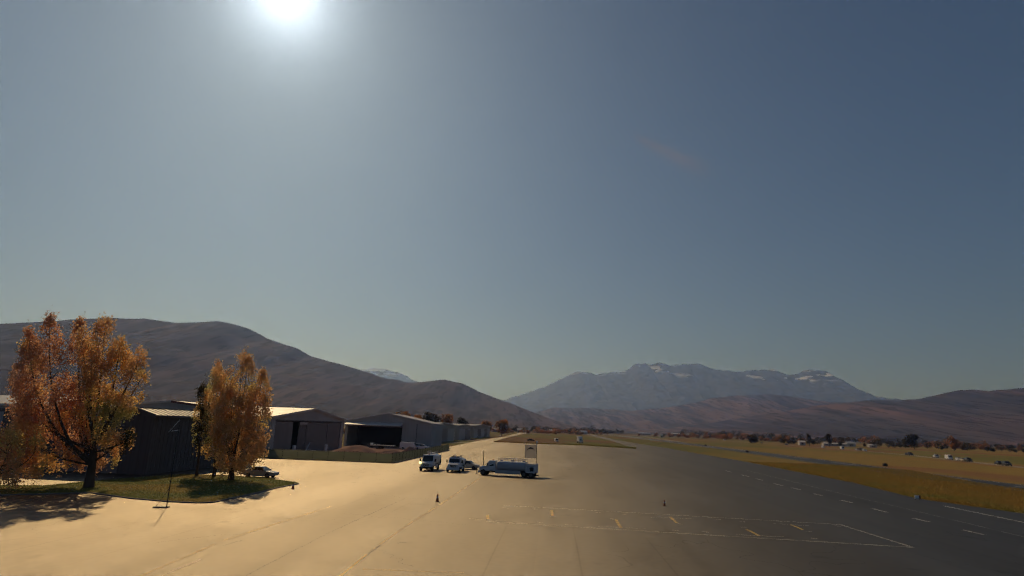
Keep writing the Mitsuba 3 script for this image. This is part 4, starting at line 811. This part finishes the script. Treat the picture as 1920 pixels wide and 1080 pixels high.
belt('dark far tree belt behind the white sheds', [(300, 720), (420, 700), (520, 680), (640, 650), (800, 640), (950, 700)], 130, 8, 'leaf_dark', 3, 18)
belt('far mixed trees below the left ridge', [(-200, 1100), (-60, 1150), (80, 1300), (200, 1600), (300, 2100)], 170, 12, 'leaf_dark', 4, 40)
belt('rust coloured far trees below the left ridge', [(-160, 800), (-40, 850), (40, 950), (120, 1200), (170, 1500)], 150, 9, 'leaf_far_orange', 5, 40)
belt('dark clump of trees at the valley mouth', [(255, 1900), (330, 2000)], 40, 17, 'leaf_dark', 6, 20)
belt('autumn trees among the roofs behind the left hangars', [(-140, 330), (-100, 420), (-80, 500), (-62, 640)], 70, 9, 'leaf_far_orange', 7, 12)

# ---------------------------------------------------------------- far houses
mat('house_white', P((.48, .46, .43), .7, .3)); mat('house_tan', P((.34, .28, .23), .8, .2)); mat('house_roof', P((.11, .095, .09), .7, .3)); mat('house_roof_pale', P((.5, .47, .44), .5, .4))
def house(label, x, y, L, Dp, eave, pk, rot, wall, roofm, key='house', catn='house', z=0.):
    t = thing(key, label, catn); M = np.eye(4); c, s = math.cos(rot), math.sin(rot); M[:2, :2] = [[c, -s], [s, c]]; M[:3, 3] = (x, y, z)
    body = extr(sg.Polygon([(-L / 2, -1), (L / 2, -1), (L / 2, eave), (-L / 2, eave)]), Dp)
    gab = trimesh.creation.extrude_polygon(sg.Polygon([(0, eave - .01), (Dp, eave - .01), (Dp / 2, pk - .1)]), L - .02, engine='earcut'); gab = trimesh.Trimesh(gab.vertices[:, [2, 0, 1]] + [-L / 2 + .01, 0, 0], gab.faces, process=False)
    sl = (pk - eave) / (Dp / 2)
    parts = [('wall', cat([body, gab]), wall, False)]
    for a, b in ((-.5, Dp / 2), (Dp + .5, Dp / 2)):
        parts.append(('roof', hull([(u, w, zz + dz) for u in (-L / 2 - .4, L / 2 + .4) for w, zz in ((a, eave - .5 * sl + .02), (b, pk + .02)) for dz in (0, .22)]), roofm, False))
    n = max(1, int(L / 6))
    for k in range(n): parts.append(('window', box(-L / 2 + (k + .3) * L / n, -L / 2 + (k + .68) * L / n, -.05, -.002, 1.0, min(2.3, eave - .4)), 'glass_dark', False))
    place_parts(t, parts, M)
hs = [(-20, 1010, 16, 'white house farthest left under the ridge', 'house_tan'), (25, 1080, 14, 'tan roofed house second from the left under the ridge', 'house_tan'), (62, 1180, 18, 'white house right of the tan house under the ridge', 'house_white'), (98, 1300, 16, 'small white house among rust trees under the ridge', 'house_white'), (128, 1390, 22, 'wide white house in the middle of the group under the ridge', 'house_white'), (165, 1500, 20, 'pale house near the right end of the group under the ridge', 'house_tan'), (190, 1560, 26, 'long white house at the right end of the group under the ridge', 'house_white'), (150, 1180, 14, 'white house nearest the taxiway end', 'house_white')]
for i, (x, y, L, lb, w) in enumerate(hs): house(lb, x, y, L, 9, 4.2, 6.8, .25 * ((i * 7) % 5 - 2), w, ('house_roof', 'house_roof_pale')[i % 2], z=.2)
for x, y, L, e_, p_, lb in [(318, 655, 6, 3.4, 4.6, 'small white shed left of the others across the valley road'), (372, 690, 24, 2.4, 3.4, 'long low white shed in the middle across the valley road'), (396, 700, 9, 3.4, 5.4, 'tall white shed at the right of the long low shed'), (415, 690, 8, 2.2, 3.4, 'smallest white shed at the right end of the shed group')]:
    house(lb, x, y, L, 8, e_, p_, -.2, 'house_white', 'house_roof_pale', 'shed', 'shed')
house('long pale barn at the foot of the middle foothills', 560, 1950, 62, 20, 6, 9, -.1, 'house_tan', 'house_roof_pale', 'barn', 'barn')
house('small bright shed in front of the long pale barn', 276, 1085, 5, 5, 5.0, 6.4, .1, 'house_white', 'house_roof_pale', 'shed', 'shed')
for x, y, L, lb in [(700, 1650, 30, 'pale farm building between the right tree belts'), (430, 1900, 36, 'low pale building by the clump at the valley mouth'), (900, 1500, 20, 'farm house far right below the reddish hill')]:
    house(lb, x, y, L, 10, 4.5, 7, .1, 'house_tan', 'house_roof_pale')
